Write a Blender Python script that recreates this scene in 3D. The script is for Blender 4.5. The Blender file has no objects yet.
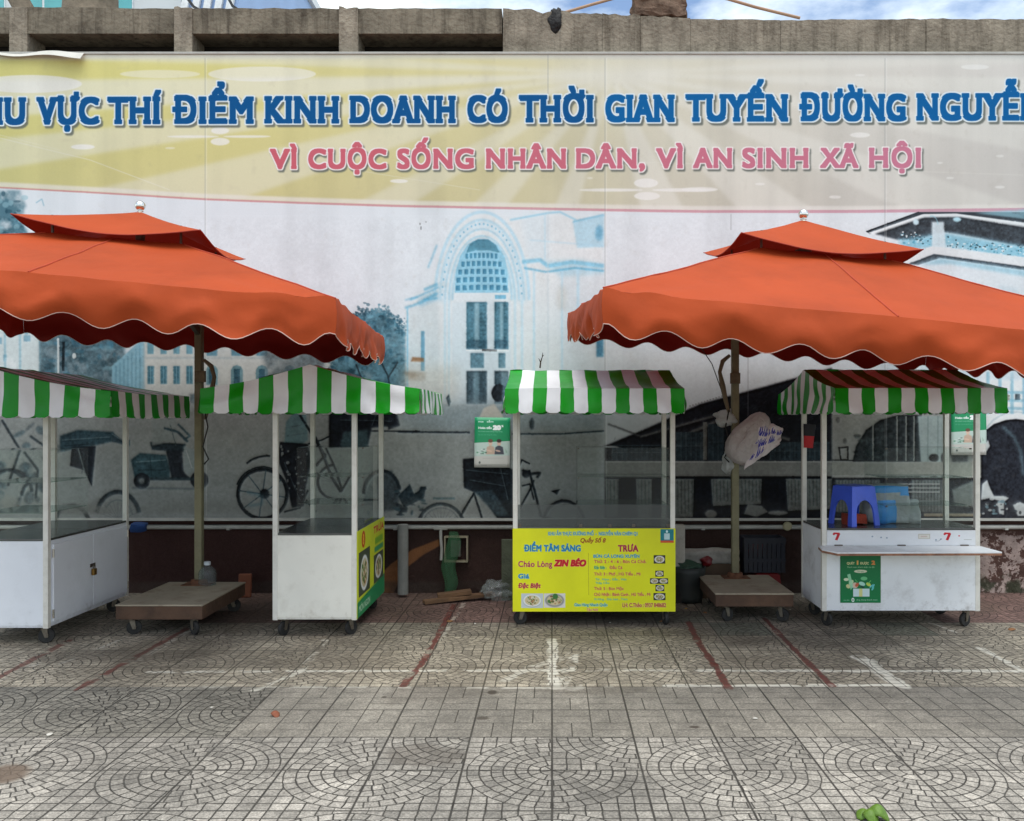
import bpy, bmesh, math, random, time
import numpy as np
from mathutils import Vector, Matrix, noise as mnoise
T0 = time.time()
S = bpy.context.scene
C = S.collection
R = math.radians
F, VX, VY, H = 866.0, 552.0, 420.0, 1.555          # focal length (px), vanishing point, eye height

def P(px, py, d):                                    # photo pixel at depth d -> world point
    return Vector(((px - VX) * d / F, d, H - (py - VY) * d / F))
def G(px, py):                                       # photo pixel on the ground
    d = F * H / (py - VY)
    return (px - VX) * d / F, d

# ------------------------------------------------------------------ painting (prints, menu boards, tiles)
rng = np.random.default_rng(7)

def fbm(h, w, cell, octaves=4, seed=0, gain=.5):
    r = np.random.default_rng(seed)
    out = np.zeros((h, w), np.float32); amp = 1.; tot = 0.
    for o in range(octaves):
        c = max(cell / 2 ** o, 1.5)
        gh, gw = int(h / c) + 3, int(w / c) + 3
        g = r.random((gh, gw), dtype=np.float32)
        ys = np.arange(h, dtype=np.float32) / c; xs = np.arange(w, dtype=np.float32) / c
        y0 = ys.astype(int); x0 = xs.astype(int)
        fy = ys - y0; fx = xs - x0
        fy = fy * fy * (3 - 2 * fy); fx = fx * fx * (3 - 2 * fx)
        rows = g[y0] * (1 - fy)[:, None] + g[y0 + 1] * fy[:, None]
        out += amp * (rows[:, x0] * (1 - fx) + rows[:, x0 + 1] * fx)
        tot += amp; amp *= gain
    return out / tot

def gblur(m, s):
    if s < .3: return m
    r = int(math.ceil(s * 2.6)); k = np.exp(-.5 * (np.arange(-r, r + 1) / s) ** 2); k /= k.sum()
    for ax in (0, 1):
        p = np.pad(m, [(r, r) if a == ax else (0, 0) for a in (0, 1)])
        o = np.zeros_like(m); n = m.shape[ax]
        for i, kk in enumerate(k):
            o += kk * (p[i:i + n] if ax == 0 else p[:, i:i + n])
        m = o
    return m

def raster(paths, ss=3):
    """non-zero winding fill of closed paths (pixel units) -> mask, x0, y0"""
    allp = np.concatenate(paths)
    x0, y0 = np.floor(allp.min(0)).astype(int) - 1; x1, y1 = np.ceil(allp.max(0)).astype(int) + 2
    w, h = int(x1 - x0), int(y1 - y0)
    acc = np.zeros((h * ss, w * ss + 1), np.int32)
    for p in paths:
        q = (p - (x0, y0)) * ss
        a, b = q, np.roll(q, -1, 0)
        d = np.where(b[:, 1] > a[:, 1], 1, -1)
        lo = np.where(d[:, None] > 0, a, b); hi = np.where(d[:, None] > 0, b, a)
        r0 = np.ceil(lo[:, 1] - .5).astype(int); r1 = np.ceil(hi[:, 1] - .5).astype(int)
        n = r1 - r0; ok = n > 0
        if not ok.any(): continue
        r0, n, lo, hi, d = r0[ok], n[ok], lo[ok], hi[ok], d[ok]
        e = np.repeat(np.arange(len(n)), n)
        row = np.arange(n.sum()) - np.repeat(np.cumsum(n) - n, n) + r0[e]
        t = (row + .5 - lo[e, 1]) / (hi[e, 1] - lo[e, 1])
        x = lo[e, 0] + t * (hi[e, 0] - lo[e, 0])
        col = np.clip(np.ceil(x - .5).astype(int), 0, w * ss)
        np.add.at(acc, (row, col), d[e])
    m = (np.cumsum(acc, 1)[:, :-1] != 0).astype(np.float32)
    return m.reshape(h, ss, w, ss).mean((1, 3)), x0, y0

_glyphs = {}
def glyph_paths(s, shear=0., sp=1.):
    """outlines of a word in the built-in font, unit cap height, y up"""
    key = (s, sp)
    if key not in _glyphs:
        c = bpy.data.curves.new('word', 'FONT'); c.body = s; c.size = 1; c.space_character = sp
        o = bpy.data.objects.new('word', c); C.objects.link(o)
        dg = bpy.context.evaluated_depsgraph_get()
        cu = o.evaluated_get(dg).to_curve(dg)
        out = []
        for sp in cu.splines:
            pts = []
            bp = sp.bezier_points; n = len(bp)
            if n:
                for i in range(n):
                    a, b = bp[i], bp[(i + 1) % n]
                    p0, p1, p2, p3 = (np.array(v[:2]) for v in (a.co, a.handle_right, b.handle_left, b.co))
                    for t in np.linspace(0, 1, 6)[:-1]:
                        pts.append((1 - t) ** 3 * p0 + 3 * (1 - t) ** 2 * t * p1 + 3 * (1 - t) * t * t * p2 + t ** 3 * p3)
            else:
                pts = [np.array(p.co[:2]) for p in sp.points]
            if len(pts) > 2: out.append(np.array(pts))
        o.evaluated_get(dg).to_curve_clear()
        bpy.data.objects.remove(o); bpy.data.curves.remove(c)
        _glyphs[key] = out
    return [np.stack([p[:, 0] + shear * p[:, 1], p[:, 1]], 1) for p in _glyphs[key]]
CAP = max(p[:, 1].max() for p in glyph_paths('H'))

def disk_dilate(m, r):
    """grow a mask by r pixels"""
    if r < .25: return m
    k = int(math.ceil(r)); p = np.pad(m, k); o = m.copy(); h, w = m.shape
    for dy in range(-k, k + 1):
        for dx in range(-k, k + 1):
            dd = (abs(dx) ** 4 + abs(dy) ** 4) ** .25
            a = min(max(r + .5 - dd, 0), 1)
            if a > 0: o = np.maximum(o, a * p[k + dy:k + dy + h, k + dx:k + dx + w])
    return o

class Canvas:
    def __init__(s, x0, y0, x1, y1, k, col):
        s.x0, s.y0, s.k = x0, y0, k
        s.w, s.h = int(round((x1 - x0) * k)), int(round((y1 - y0) * k))
        s.a = np.empty((s.h, s.w, 3), np.float32); s.a[:] = np.array(col, np.float32) / 255
    def tp(s, pts):
        return (np.asarray(pts, float) - (s.x0, s.y0)) * s.k
    def stamp(s, m, x0, y0, col, alpha=1.):
        X0, Y0 = max(x0, 0), max(y0, 0); X1, Y1 = min(x0 + m.shape[1], s.w), min(y0 + m.shape[0], s.h)
        if X1 <= X0 or Y1 <= Y0: return
        mm = (m[Y0 - y0:Y1 - y0, X0 - x0:X1 - x0] * alpha)[..., None]
        reg = s.a[Y0:Y1, X0:X1]
        c = np.array(col, np.float32) / 255
        if c.ndim == 3: c = c[Y0 - y0:Y1 - y0, X0 - x0:X1 - x0]
        reg += mm * (c - reg)
    def fill(s, paths, col, alpha=1., blur=0., grain=0., ss=3):
        pp = []
        for p in paths:
            q = s.tp(p)
            if np.sum(q[:, 0] * np.roll(q[:, 1], -1) - np.roll(q[:, 0], -1) * q[:, 1]) < 0: q = q[::-1]
            pp.append(q)
        m, x0, y0 = raster(pp, ss)
        b = blur * s.k
        if b > .3:
            r = int(b * 2.6) + 2; m = gblur(np.pad(m, r), b); x0 -= r; y0 -= r
        if grain:
            n = fbm(m.shape[0], m.shape[1], 14 * s.k, 4, int(abs(x0 * 7 + y0 * 3)) % 9999)
            m = m * np.clip(1 + grain * (n - .5) * 3.2, 0, 1)
        s.stamp(m, x0, y0, col, alpha)
    def poly(s, pts, col, alpha=1., blur=0., grain=0.): s.fill([np.asarray(pts, float)], col, alpha, blur, grain)
    def rect(s, x0, y0, x1, y1, col, alpha=1., blur=0., grain=0.): s.poly([(x0, y0), (x1, y0), (x1, y1), (x0, y1)], col, alpha, blur, grain)
    def ell(s, cx, cy, rx, ry, col, alpha=1., blur=0., rot=0., a0=0, a1=360, grain=0.):
        t = np.radians(np.linspace(a0, a1, 40)); x, y = rx * np.cos(t), ry * np.sin(t); c, n = math.cos(R(rot)), math.sin(R(rot))
        s.poly(np.stack([cx + x * c - y * n, cy + x * n + y * c], 1), col, alpha, blur, grain)
    def line(s, pts, wd, col, alpha=1., blur=0., grain=0.):
        pts = [np.array(p, float) for p in pts]; out = []
        for a, b in zip(pts[:-1], pts[1:]):
            d = b - a; L = math.hypot(*d)
            if L < 1e-6: continue
            n = np.array((-d[1], d[0])) / L * wd / 2
            out.append(np.array([a + n, b + n, b - n, a - n]))
        t = np.linspace(0, 2 * math.pi, 9)[:-1]
        for p in pts[1:-1]: out.append(np.stack([p[0] + wd / 2 * np.cos(t), p[1] + wd / 2 * np.sin(t)], 1))
        s.fill(out, col, alpha, blur, grain)
    def arc(s, cx, cy, rx, ry, a0, a1, wd, col, alpha=1., blur=0., n=28):
        t = np.radians(np.linspace(a0, a1, n))
        s.line(np.stack([cx + rx * np.cos(t), cy + ry * np.sin(t)], 1), wd, col, alpha, blur)
    def text(s, word, xa, xb, top, base, col, bold=0., outline=0., ocol=(240, 240, 238), shadow=None, shear=0., alpha=1., scol=(92, 98, 92), slab=0.):
        gp = glyph_paths(word, shear, 1.0 + (.11 if bold > 1 else .05 if bold > .2 else 0))
        if not gp: return
        lo = min(p[:, 0].min() for p in gp); hi = max(p[:, 0].max() for p in gp)
        sx = (xb - xa - 2 * bold) / (hi - lo); sy = (base - top - 2 * bold) / CAP
        pp = [s.tp(np.stack([xa + bold + (p[:, 0] - lo) * sx, base - bold - p[:, 1] * sy], 1)) for p in gp]
        m, x0, y0 = raster(pp, 4)
        r = int((bold + outline) * s.k + 3 + (s.k * 2 if shadow else 0)); m = np.pad(m, r); x0 -= r; y0 -= r
        m = disk_dilate(m, bold * s.k)
        if slab:                                        # bracketed slab feet at cap line and baseline
            k_ = int(round(slab * s.k)); hz = m.copy()
            for d_ in range(1, k_ + 1):
                hz[:, d_:] = np.maximum(hz[:, d_:], m[:, :-d_]); hz[:, :-d_] = np.maximum(hz[:, :-d_], m[:, d_:])
            yy_ = (np.arange(m.shape[0]) + y0 + .5) / s.k + s.y0; hc = (base - top) * .17
            band_ = ((yy_ > top - .2) & (yy_ < top + hc)) | ((yy_ > base - hc) & (yy_ < base + .2))
            m = np.where(band_[:, None], hz, m)
        if outline:
            mo = disk_dilate(m, outline * s.k)
            if shadow: s.stamp(gblur(mo, .5 * s.k), x0 + int(shadow[0] * s.k), y0 + int(shadow[1] * s.k), scol, .85)
            s.stamp(mo, x0, y0, ocol, alpha)
        s.stamp(m, x0, y0, col, alpha)
    def image(s, name, alpha=None, grain=0.012):
        a = np.clip(s.a + (rng.standard_normal((s.h, s.w, 1), dtype=np.float32) * grain), 0, 1)
        return make_image(name, a, alpha)

def make_image(name, a, alpha=None):
    h, w, _ = a.shape
    im = bpy.data.images.new(name, w, h, alpha=alpha is not None)
    px = np.ones((h, w, 4), np.float32); px[..., :3] = a[::-1]
    if alpha is not None:
        px[..., 3] = alpha[::-1]; im.alpha_mode = 'CHANNEL_PACKED'
    im.pixels.foreach_set(px.ravel()); im.update()
    return im

# ------------------------------------------------------------------ materials
def lin(c):
    return tuple(((v / 255) / 12.92 if v / 255 <= .04045 else ((v / 255 + .055) / 1.055) ** 2.4) for v in c[:3]) + (1,)
_m = {}
def mat(name, col, rough=.6, metal=0., var=.12, scale=6., dirt=0., dirtcol=(60, 52, 44), bump=0., bscale=60., spec=.5, coat=0., streak=0., grime=0.):
    """painted / cast / wooden surface: base colour broken up by two noises, optional dirt in patches, optional bump"""
    if name in _m: return _m[name]
    m = bpy.data.materials.new(name); m.use_nodes = True; nt = m.node_tree; N = nt.nodes; L = nt.links
    b = N['Principled BSDF']
    b.inputs['Roughness'].default_value = rough; b.inputs['Metallic'].default_value = metal
    b.inputs['Specular IOR Level'].default_value = spec; b.inputs['Coat Weight'].default_value = coat
    tc = N.new('ShaderNodeTexCoord')
    n1 = N.new('ShaderNodeTexNoise'); n1.inputs['Scale'].default_value = scale; n1.inputs['Detail'].default_value = 6
    L.new(tc.outputs['Object'], n1.inputs['Vector'])
    r = N.new('ShaderNodeMapRange'); r.inputs['From Min'].default_value = .3; r.inputs['From Max'].default_value = .7
    r.inputs['To Min'].default_value = 1 - var; r.inputs['To Max'].default_value = 1 + var
    L.new(n1.outputs['Fac'], r.inputs['Value'])
    mx = N.new('ShaderNodeVectorMath'); mx.operation = 'SCALE'; mx.inputs[0].default_value = lin(col)[:3]
    L.new(r.outputs['Result'], mx.inputs['Scale']); out = mx.outputs['Vector']
    if dirt:
        n2 = N.new('ShaderNodeTexNoise'); n2.inputs['Scale'].default_value = scale * 1.7; n2.inputs['Detail'].default_value = 9; n2.inputs['Roughness'].default_value = .7
        L.new(tc.outputs['Object'], n2.inputs['Vector'])
        r2 = N.new('ShaderNodeMapRange'); r2.inputs['From Min'].default_value = .5; r2.inputs['From Max'].default_value = .75; r2.inputs['To Max'].default_value = dirt
        L.new(n2.outputs['Fac'], r2.inputs['Value'])
        mm = N.new('ShaderNodeMix'); mm.data_type = 'RGBA'; mm.inputs['B'].default_value = lin(dirtcol)
        L.new(r2.outputs['Result'], mm.inputs['Factor']); L.new(out, mm.inputs['A']); out = mm.outputs['Result']
    if streak:                                          # water runs down the face
        mp = N.new('ShaderNodeMapping'); mp.inputs['Scale'].default_value = (9, 9, .9); L.new(tc.outputs['Object'], mp.inputs['Vector'])
        n4 = N.new('ShaderNodeTexNoise'); n4.inputs['Scale'].default_value = 1.6; n4.inputs['Detail'].default_value = 8; n4.inputs['Roughness'].default_value = .65; L.new(mp.outputs[0], n4.inputs['Vector'])
        r4 = N.new('ShaderNodeMapRange'); r4.inputs['From Min'].default_value = .48; r4.inputs['From Max'].default_value = .68; r4.inputs['To Max'].default_value = streak; L.new(n4.outputs['Fac'], r4.inputs['Value'])
        m4 = N.new('ShaderNodeMix'); m4.data_type = 'RGBA'; m4.inputs['B'].default_value = lin(dirtcol); L.new(r4.outputs['Result'], m4.inputs['Factor']); L.new(out, m4.inputs['A']); out = m4.outputs['Result']
    if grime:                                           # splashed mud and scuffs along the foot of the panels
        sx = N.new('ShaderNodeSeparateXYZ'); L.new(tc.outputs['Object'], sx.inputs[0])
        n5 = N.new('ShaderNodeTexNoise'); n5.inputs['Scale'].default_value = 14; n5.inputs['Detail'].default_value = 8; n5.inputs['Roughness'].default_value = .7; L.new(tc.outputs['Object'], n5.inputs['Vector'])
        a5 = N.new('ShaderNodeMath'); a5.operation = 'MULTIPLY_ADD'; a5.inputs[1].default_value = -1.5; a5.inputs[2].default_value = .26; L.new(sx.outputs['Z'], a5.inputs[0])
        c5 = N.new('ShaderNodeMath'); c5.operation = 'ADD'; L.new(a5.outputs[0], c5.inputs[0]); L.new(n5.outputs['Fac'], c5.inputs[1])
        r5 = N.new('ShaderNodeMapRange'); r5.inputs['From Min'].default_value = .55; r5.inputs['From Max'].default_value = .85; r5.inputs['To Max'].default_value = grime; L.new(c5.outputs[0], r5.inputs['Value'])
        m5 = N.new('ShaderNodeMix'); m5.data_type = 'RGBA'; m5.inputs['B'].default_value = lin(dirtcol); L.new(r5.outputs['Result'], m5.inputs['Factor']); L.new(out, m5.inputs['A']); out = m5.outputs['Result']
    L.new(out, b.inputs['Base Color'])
    if bump:
        n3 = N.new('ShaderNodeTexNoise'); n3.inputs['Scale'].default_value = bscale; n3.inputs['Detail'].default_value = 5
        L.new(tc.outputs['Object'], n3.inputs['Vector'])
        bp = N.new('ShaderNodeBump'); bp.inputs['Strength'].default_value = bump; bp.inputs['Distance'].default_value = .02
        L.new(n3.outputs['Fac'], bp.inputs['Height']); L.new(bp.outputs['Normal'], b.inputs['Normal'])
    _m[name] = m; return m

def cloth(name, col, trans=.25, tcol=None, rough=.7, spec=.3, wave=.25, bscale=7):
    """canvas that lets a little light through"""
    if name in _m: return _m[name]
    m = mat(name, col, rough, var=.10, scale=1.6, dirt=.22, dirtcol=[c * .55 for c in col], bump=wave, bscale=bscale, spec=spec)
    nt = m.node_tree; N = nt.nodes; L = nt.links; b = N['Principled BSDF']; o = N['Material Output']
    t = N.new('ShaderNodeBsdfTranslucent'); t.inputs['Color'].default_value = lin(tcol or col)
    a = N.new('ShaderNodeMixShader'); a.inputs['Fac'].default_value = trans
    L.new(b.outputs[0], a.inputs[1]); L.new(t.outputs[0], a.inputs[2]); L.new(a.outputs[0], o.inputs['Surface'])
    return m

def glass(name, tint=(.955, .975, .965), haze=.012):
    if name in _m: return _m[name]
    m = bpy.data.materials.new(name); m.use_nodes = True; nt = m.node_tree; N = nt.nodes; L = nt.links
    N.remove(N['Principled BSDF']); o = N['Material Output']
    t = N.new('ShaderNodeBsdfTransparent'); t.inputs['Color'].default_value = (*tint, 1)
    g = N.new('ShaderNodeBsdfGlossy'); g.inputs['Roughness'].default_value = .03
    d = N.new('ShaderNodeBsdfDiffuse'); d.inputs['Color'].default_value = (.55, .58, .56, 1)
    f0 = N.new('ShaderNodeFresnel'); f0.inputs['IOR'].default_value = 1.4; ge = N.new('ShaderNodeNewGeometry')
    fr = N.new('ShaderNodeMath'); fr.operation = 'MULTIPLY_ADD'; fr.inputs[2].default_value = 0; iv = N.new('ShaderNodeMath'); iv.operation = 'SUBTRACT'; iv.inputs[0].default_value = .85
    L.new(ge.outputs['Backfacing'], iv.inputs[1]); fr.use_clamp = True; L.new(f0.outputs[0], fr.inputs[0]); L.new(iv.outputs[0], fr.inputs[1])
    a = N.new('ShaderNodeMixShader'); c = N.new('ShaderNodeMixShader'); c.inputs['Fac'].default_value = haze
    L.new(t.outputs[0], c.inputs[1]); L.new(d.outputs[0], c.inputs[2])
    L.new(fr.outputs[0], a.inputs['Fac']); L.new(c.outputs[0], a.inputs[1]); L.new(g.outputs[0], a.inputs[2])
    L.new(a.outputs[0], o.inputs['Surface'])
    _m[name] = m; return m

def printed(name, im, rough=.5, bump=0., bscale=3., spec=.35, hbump=0., ext='EXTEND'):
    m = bpy.data.materials.new(name); m.use_nodes = True; nt = m.node_tree; N = nt.nodes; L = nt.links
    b = N['Principled BSDF']; b.inputs['Roughness'].default_value = rough; b.inputs['Specular IOR Level'].default_value = spec
    uv = N.new('ShaderNodeUVMap'); uv.uv_map = 'UVMap'
    t = N.new('ShaderNodeTexImage'); t.image = im; t.extension = ext; t.interpolation = 'Linear'
    L.new(uv.outputs[0], t.inputs[0]); L.new(t.outputs['Color'], b.inputs['Base Color'])
    if hbump:
        bp = N.new('ShaderNodeBump'); bp.inputs['Strength'].default_value = .7; bp.inputs['Distance'].default_value = hbump
        L.new(t.outputs['Alpha'], bp.inputs['Height']); L.new(bp.outputs['Normal'], b.inputs['Normal'])
    elif bump:
        tc = N.new('ShaderNodeTexCoord'); n = N.new('ShaderNodeTexNoise'); n.inputs['Scale'].default_value = bscale; n.inputs['Detail'].default_value = 3
        L.new(tc.outputs['Object'], n.inputs['Vector'])
        bp = N.new('ShaderNodeBump'); bp.inputs['Strength'].default_value = bump; bp.inputs['Distance'].default_value = .03
        L.new(n.outputs['Fac'], bp.inputs['Height']); L.new(bp.outputs['Normal'], b.inputs['Normal'])
    return m

# ------------------------------------------------------------------ mesh helpers
class MB:
    def __init__(s): s.v, s.f, s.mi, s.uv, s.sm = [], [], [], {}, []
    def add(s, vs, fs, mi=0, uvs=None, smooth=False):
        o = len(s.v); s.v += [tuple(v) for v in vs]
        for i, f in enumerate(fs):
            if uvs: s.uv[len(s.f)] = uvs[i]
            s.f.append(tuple(o + k for k in f)); s.mi.append(mi); s.sm.append(smooth)
    def box(s, a, b, mi=0, M=None):
        (x0, y0, z0), (x1, y1, z1) = a, b
        vs = [Vector(p) for p in ((x0, y0, z0), (x1, y0, z0), (x1, y1, z0), (x0, y1, z0), (x0, y0, z1), (x1, y0, z1), (x1, y1, z1), (x0, y1, z1))]
        if M: vs = [M @ v for v in vs]
        s.add(vs, [(0, 3, 2, 1), (4, 5, 6, 7), (0, 1, 5, 4), (1, 2, 6, 5), (2, 3, 7, 6), (3, 0, 4, 7)], mi); return s
    def tube(s, pts, r, n=10, mi=0, cap=True):
        pts = [Vector(p) for p in pts]; rs = r if isinstance(r, (list, tuple)) else [r] * len(pts)
        vs = []; up = None
        for i, p in enumerate(pts):
            t = (pts[min(i + 1, len(pts) - 1)] - pts[max(i - 1, 0)]).normalized()
            if up is None: up = t.orthogonal().normalized()
            up = (up - t * up.dot(t)).normalized(); b = t.cross(up)
            for k in range(n):
                a = 2 * math.pi * k / n; vs.append(p + (up * math.cos(a) + b * math.sin(a)) * rs[i])
        fs = [(i * n + k, i * n + (k + 1) % n, (i + 1) * n + (k + 1) % n, (i + 1) * n + k) for i in range(len(pts) - 1) for k in range(n)]
        if cap: fs += [tuple(range(n))[::-1], tuple((len(pts) - 1) * n + k for k in range(n))]
        s.add(vs, fs, mi, smooth=True); return s
    def bar(s, a, b, w, h=None, mi=0):
        """square bar from a to b"""
        a, b = Vector(a), Vector(b); t = (b - a).normalized(); h = h or w
        u = t.cross(Vector((0, 0, 1))) if abs(t.z) < .95 else Vector((1, 0, 0)); u.normalize(); v = t.cross(u)
        vs = [p + u * (sx * w / 2) + v * (sy * h / 2) for p in (a, b) for sx, sy in ((-1, -1), (1, -1), (1, 1), (-1, 1))]
        s.add(vs, [(0, 1, 2, 3), (7, 6, 5, 4), (0, 4, 5, 1), (1, 5, 6, 2), (2, 6, 7, 3), (3, 7, 4, 0)], mi); return s
    def lathe(s, prof, c=(0, 0, 0), n=20, mi=0):
        vs = [(c[0] + r * math.cos(2 * math.pi * k / n), c[1] + r * math.sin(2 * math.pi * k / n), c[2] + z) for r, z in prof for k in range(n)]
        fs = [(i * n + k, i * n + (k + 1) % n, (i + 1) * n + (k + 1) % n, (i + 1) * n + k) for i in range(len(prof) - 1) for k in range(n)]
        fs += [tuple(range(n))[::-1], tuple((len(prof) - 1) * n + k for k in range(n))]
        s.add(vs, fs, mi, smooth=True); return s
    def grid(s, fn, nu, nv, mi=0, uv=False, mif=None, smooth=True):
        """fn(u, v) over the unit square"""
        o = len(s.v)
        s.v += [tuple(fn(i / nu, j / nv)) for j in range(nv + 1) for i in range(nu + 1)]
        for j in range(nv):
            for i in range(nu):
                a = o + j * (nu + 1) + i
                if uv: s.uv[len(s.f)] = [(i / nu, j / nv), ((i + 1) / nu, j / nv), ((i + 1) / nu, (j + 1) / nv), (i / nu, (j + 1) / nv)]
                s.f.append((a, a + 1, a + nu + 2, a + nu + 1)); s.mi.append(mif(i, j) if mif else mi); s.sm.append(smooth)
        return s
    def build(s, name, mats, parent=None, bevel=0., M=None):
        me = bpy.data.meshes.new(name); me.from_pydata([tuple(M @ Vector(v)) for v in s.v] if M else s.v, [], s.f); me.update()
        for m in (mats if isinstance(mats, (list, tuple)) else [mats]): me.materials.append(m)
        me.polygons.foreach_set('material_index', s.mi); me.polygons.foreach_set('use_smooth', s.sm)
        if s.uv:
            l = me.uv_layers.new(name='UVMap')
            for fi, us in s.uv.items():
                for li, u in zip(me.polygons[fi].loop_indices, us): l.data[li].uv = u
        if any(s.sm): me.set_sharp_from_angle(angle=R(42))
        o = bpy.data.objects.new(name, me); C.objects.link(o)
        if parent is not None: o.parent = parent
        if bevel:
            md = o.modifiers.new('edge', 'BEVEL'); md.width = bevel; md.segments = 2; md.limit_method = 'ANGLE'
        return o
def quad(mb, o, ux, uy, mi=0):
    """picture on a rectangle: o = lower left, ux across, uy up"""
    o, ux, uy = Vector(o), Vector(ux), Vector(uy)
    mb.add([o, o + ux, o + ux + uy, o + uy], [(0, 1, 2, 3)], mi, [[(0, 0), (1, 0), (1, 1), (0, 1)]])
def tag(o, label=None, cat=None, group=None, kind=None):
    for k, v in (('label', label), ('category', cat), ('group', group), ('kind', kind)):
        if v: o[k] = v
    return o
def empty(name, loc, label, cat, rz=0., group=None):
    o = bpy.data.objects.new(name, None); C.objects.link(o); o.location = loc; o.rotation_euler.z = rz; o.empty_display_size = .1
    return tag(o, label, cat, group)
def nz(x, y=0., z=0.): return mnoise.noise(Vector((x, y, z)))


# ------------------------------------------------------------------ pavement
TS = .4; D0 = 3.846                                   # 40 cm tiles, one joint row at this depth
def sstep(x, a, b):
    t = np.clip((x - a) / (b - a), 0, 1); return t * t * (3 - 2 * t)
def hashr(*k):
    x = np.zeros_like(k[0], dtype=np.float32)
    for i, v in enumerate(k): x = x + v.astype(np.float32) * (12.9898, 78.233, 37.719, 53.117)[i]
    return np.mod(np.abs(np.sin(x) * 43758.547), 1.).astype(np.float32)
def paving(X, D, seed, plain_on=True):
    h, w = X.shape
    wx = (fbm(h, w, 22, 2, seed) - .5) * .009; wy = (fbm(h, w, 22, 2, seed + 1) - .5) * .009
    i = np.floor(X / TS); j = np.floor((D - D0) / TS)
    u = X - i * TS; v = D - D0 - j * TS
    tr = hashr(i, j)
    ev_x = np.mod(i, 2) == 0; ev_y = np.mod(j, 2) == 0
    flip = tr < .10
    cu = np.where(ev_x ^ flip, u, TS - u) + wx; cv = np.where(ev_y ^ flip, v, TS - v) + wy
    cu = np.maximum(cu, 1e-4); cv = np.maximum(cv, 1e-4)
    RW = TS / 7.4
    r = np.hypot(cu, cv); th = np.arctan2(cv, cu)
    k = np.floor(r / RW)
    dr = np.minimum(r - k * RW, (k + 1) * RW - r)
    n = np.choose(np.clip(k, 0, 7).astype(int), [1, 2, 4, 6, 7, 8, 9, 10]).astype(np.float32)
    q = th / (math.pi / 2) * n + (hashr(i, j, k) - .5) * .9
    qi = np.floor(q); dq = np.minimum(q - qi, qi + 1 - q) / n * (math.pi / 2) * r
    GW = TS / 6; gu, gv = np.floor(cu / GW), np.floor(cv / GW)
    dgu = np.where((gu > 0) & (gu < 6) , np.minimum(cu - gu * GW, np.where(gu < 5, (gu + 1) * GW - cu, 1.)), 1.); dgv = np.where((gv > 0) & (gv < 6), np.minimum(cv - gv * GW, np.where(gv < 5, (gv + 1) * GW - cv, 1.)), 1.)
    out = r >= RW * 7
    dist = np.where(out, np.minimum(dgu, dgv), np.minimum(dr, dq))
    cid = np.where(out, hashr(i * 7 + gu, j * 5 + gv), hashr(i + k * 3, j + qi * 7, k))
    dist = np.where(out & (r < RW * 7 + .008), np.minimum(dist, r - RW * 7 + .001), dist)
    plain = np.zeros_like(out)
    if plain_on:
        plain = ((j == 1) | (j == 2)) & (X > -1.6)
        hu, hv = np.floor(u / .2), np.floor(v / .2)
        lu, lv = u - hu * .2, v - hv * .2
        tall = np.mod(hu + hv, 2) == 0
        mid = np.where(tall, np.abs(lu - .1), np.abs(lv - .1))
        dp = np.minimum(np.minimum(np.minimum(lu, .2 - lu), np.minimum(lv, .2 - lv)), mid) + .0009
        dist = np.where(plain, dp, dist)
        cid = np.where(plain, .35 + .3 * hashr(i * 3 + hu, j * 3 + hv, tall * (lu > .1) + ~tall * (lv > .1)), cid)
    groove = 1 - sstep(dist, .0014, .0044)
    joint = 1 - sstep(np.minimum(np.minimum(u, TS - u), np.minimum(v, TS - v)), .0022, .006)
    return np.maximum(groove, joint), joint, cid, tr, plain, i, j

def stone(base, groove, joint, cid, tr, h, w, seed, gdark=.32):
    n1 = fbm(h, w, 170, 5, seed + 5); n2 = fbm(h, w, 30, 4, seed + 6)
    sp = np.random.default_rng(seed).standard_normal((h, w)).astype(np.float32); sp = .6 * sp + 2.4 * (fbm(h, w, 2.6, 1, seed + 9) - .5)
    L = (.94 + .16 * (cid - .5)) * (.98 + .08 * (tr - .5)) * (1 + .26 * (n1 - .5)) * (1 + .26 * (n2 - .5)) * (1 + .13 * sp)
    a = base * L[..., None]
    gcol = base * np.array((.98, .96, .93), np.float32) * gdark
    g = (groove * (.62 + .5 * n2))[..., None]
    a = a * (1 - g) + gcol * g
    return a, n1, n2

PX = .0025
W_, H_ = int(10 / PX), int(4.8 / PX)
gx = (np.arange(W_, dtype=np.float32) + .5) * PX - 5.2; gd = 7.846 - (np.arange(H_, dtype=np.float32) + .5) * PX
X, D = np.meshgrid(gx, gd)
groove, joint, cid, tr, plain, ti, tj = paving(X, D, 21)
base = np.empty((H_, W_, 3), np.float32)
near, strip, mid, far, red = [np.array(c, np.float32) / 255 for c in ((166, 159, 148), (150, 143, 131), (178, 167, 148), (156, 146, 130), (126, 100, 92))]
base[:] = near
base[plain] = strip
lft = (tj >= 1) & (tj <= 2) & (X <= -1.6); base[lft] = np.array((148, 142, 130), np.float32) / 255
base[tj >= 3] = mid
base[tj >= 6] = far
rz = (tj >= 7) & (((X > -2.8) & (X < -.05)) | (X > 3.0)); base[rz] = red
base[(tj >= 6) & ~rz & (hashr(ti, tj) > .88)] = np.array((124, 124, 110), np.float32) / 255
sel = (hashr(ti * 3, tj * 3 + 1) > .8) & (tj < 1); base[sel] *= .97
soft = np.where(tj >= 3, .88, np.where(plain, .9, 1.)).astype(np.float32)
alb, n1, n2 = stone(base, groove * soft, joint, cid, tr, H_, W_, 31)
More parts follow.
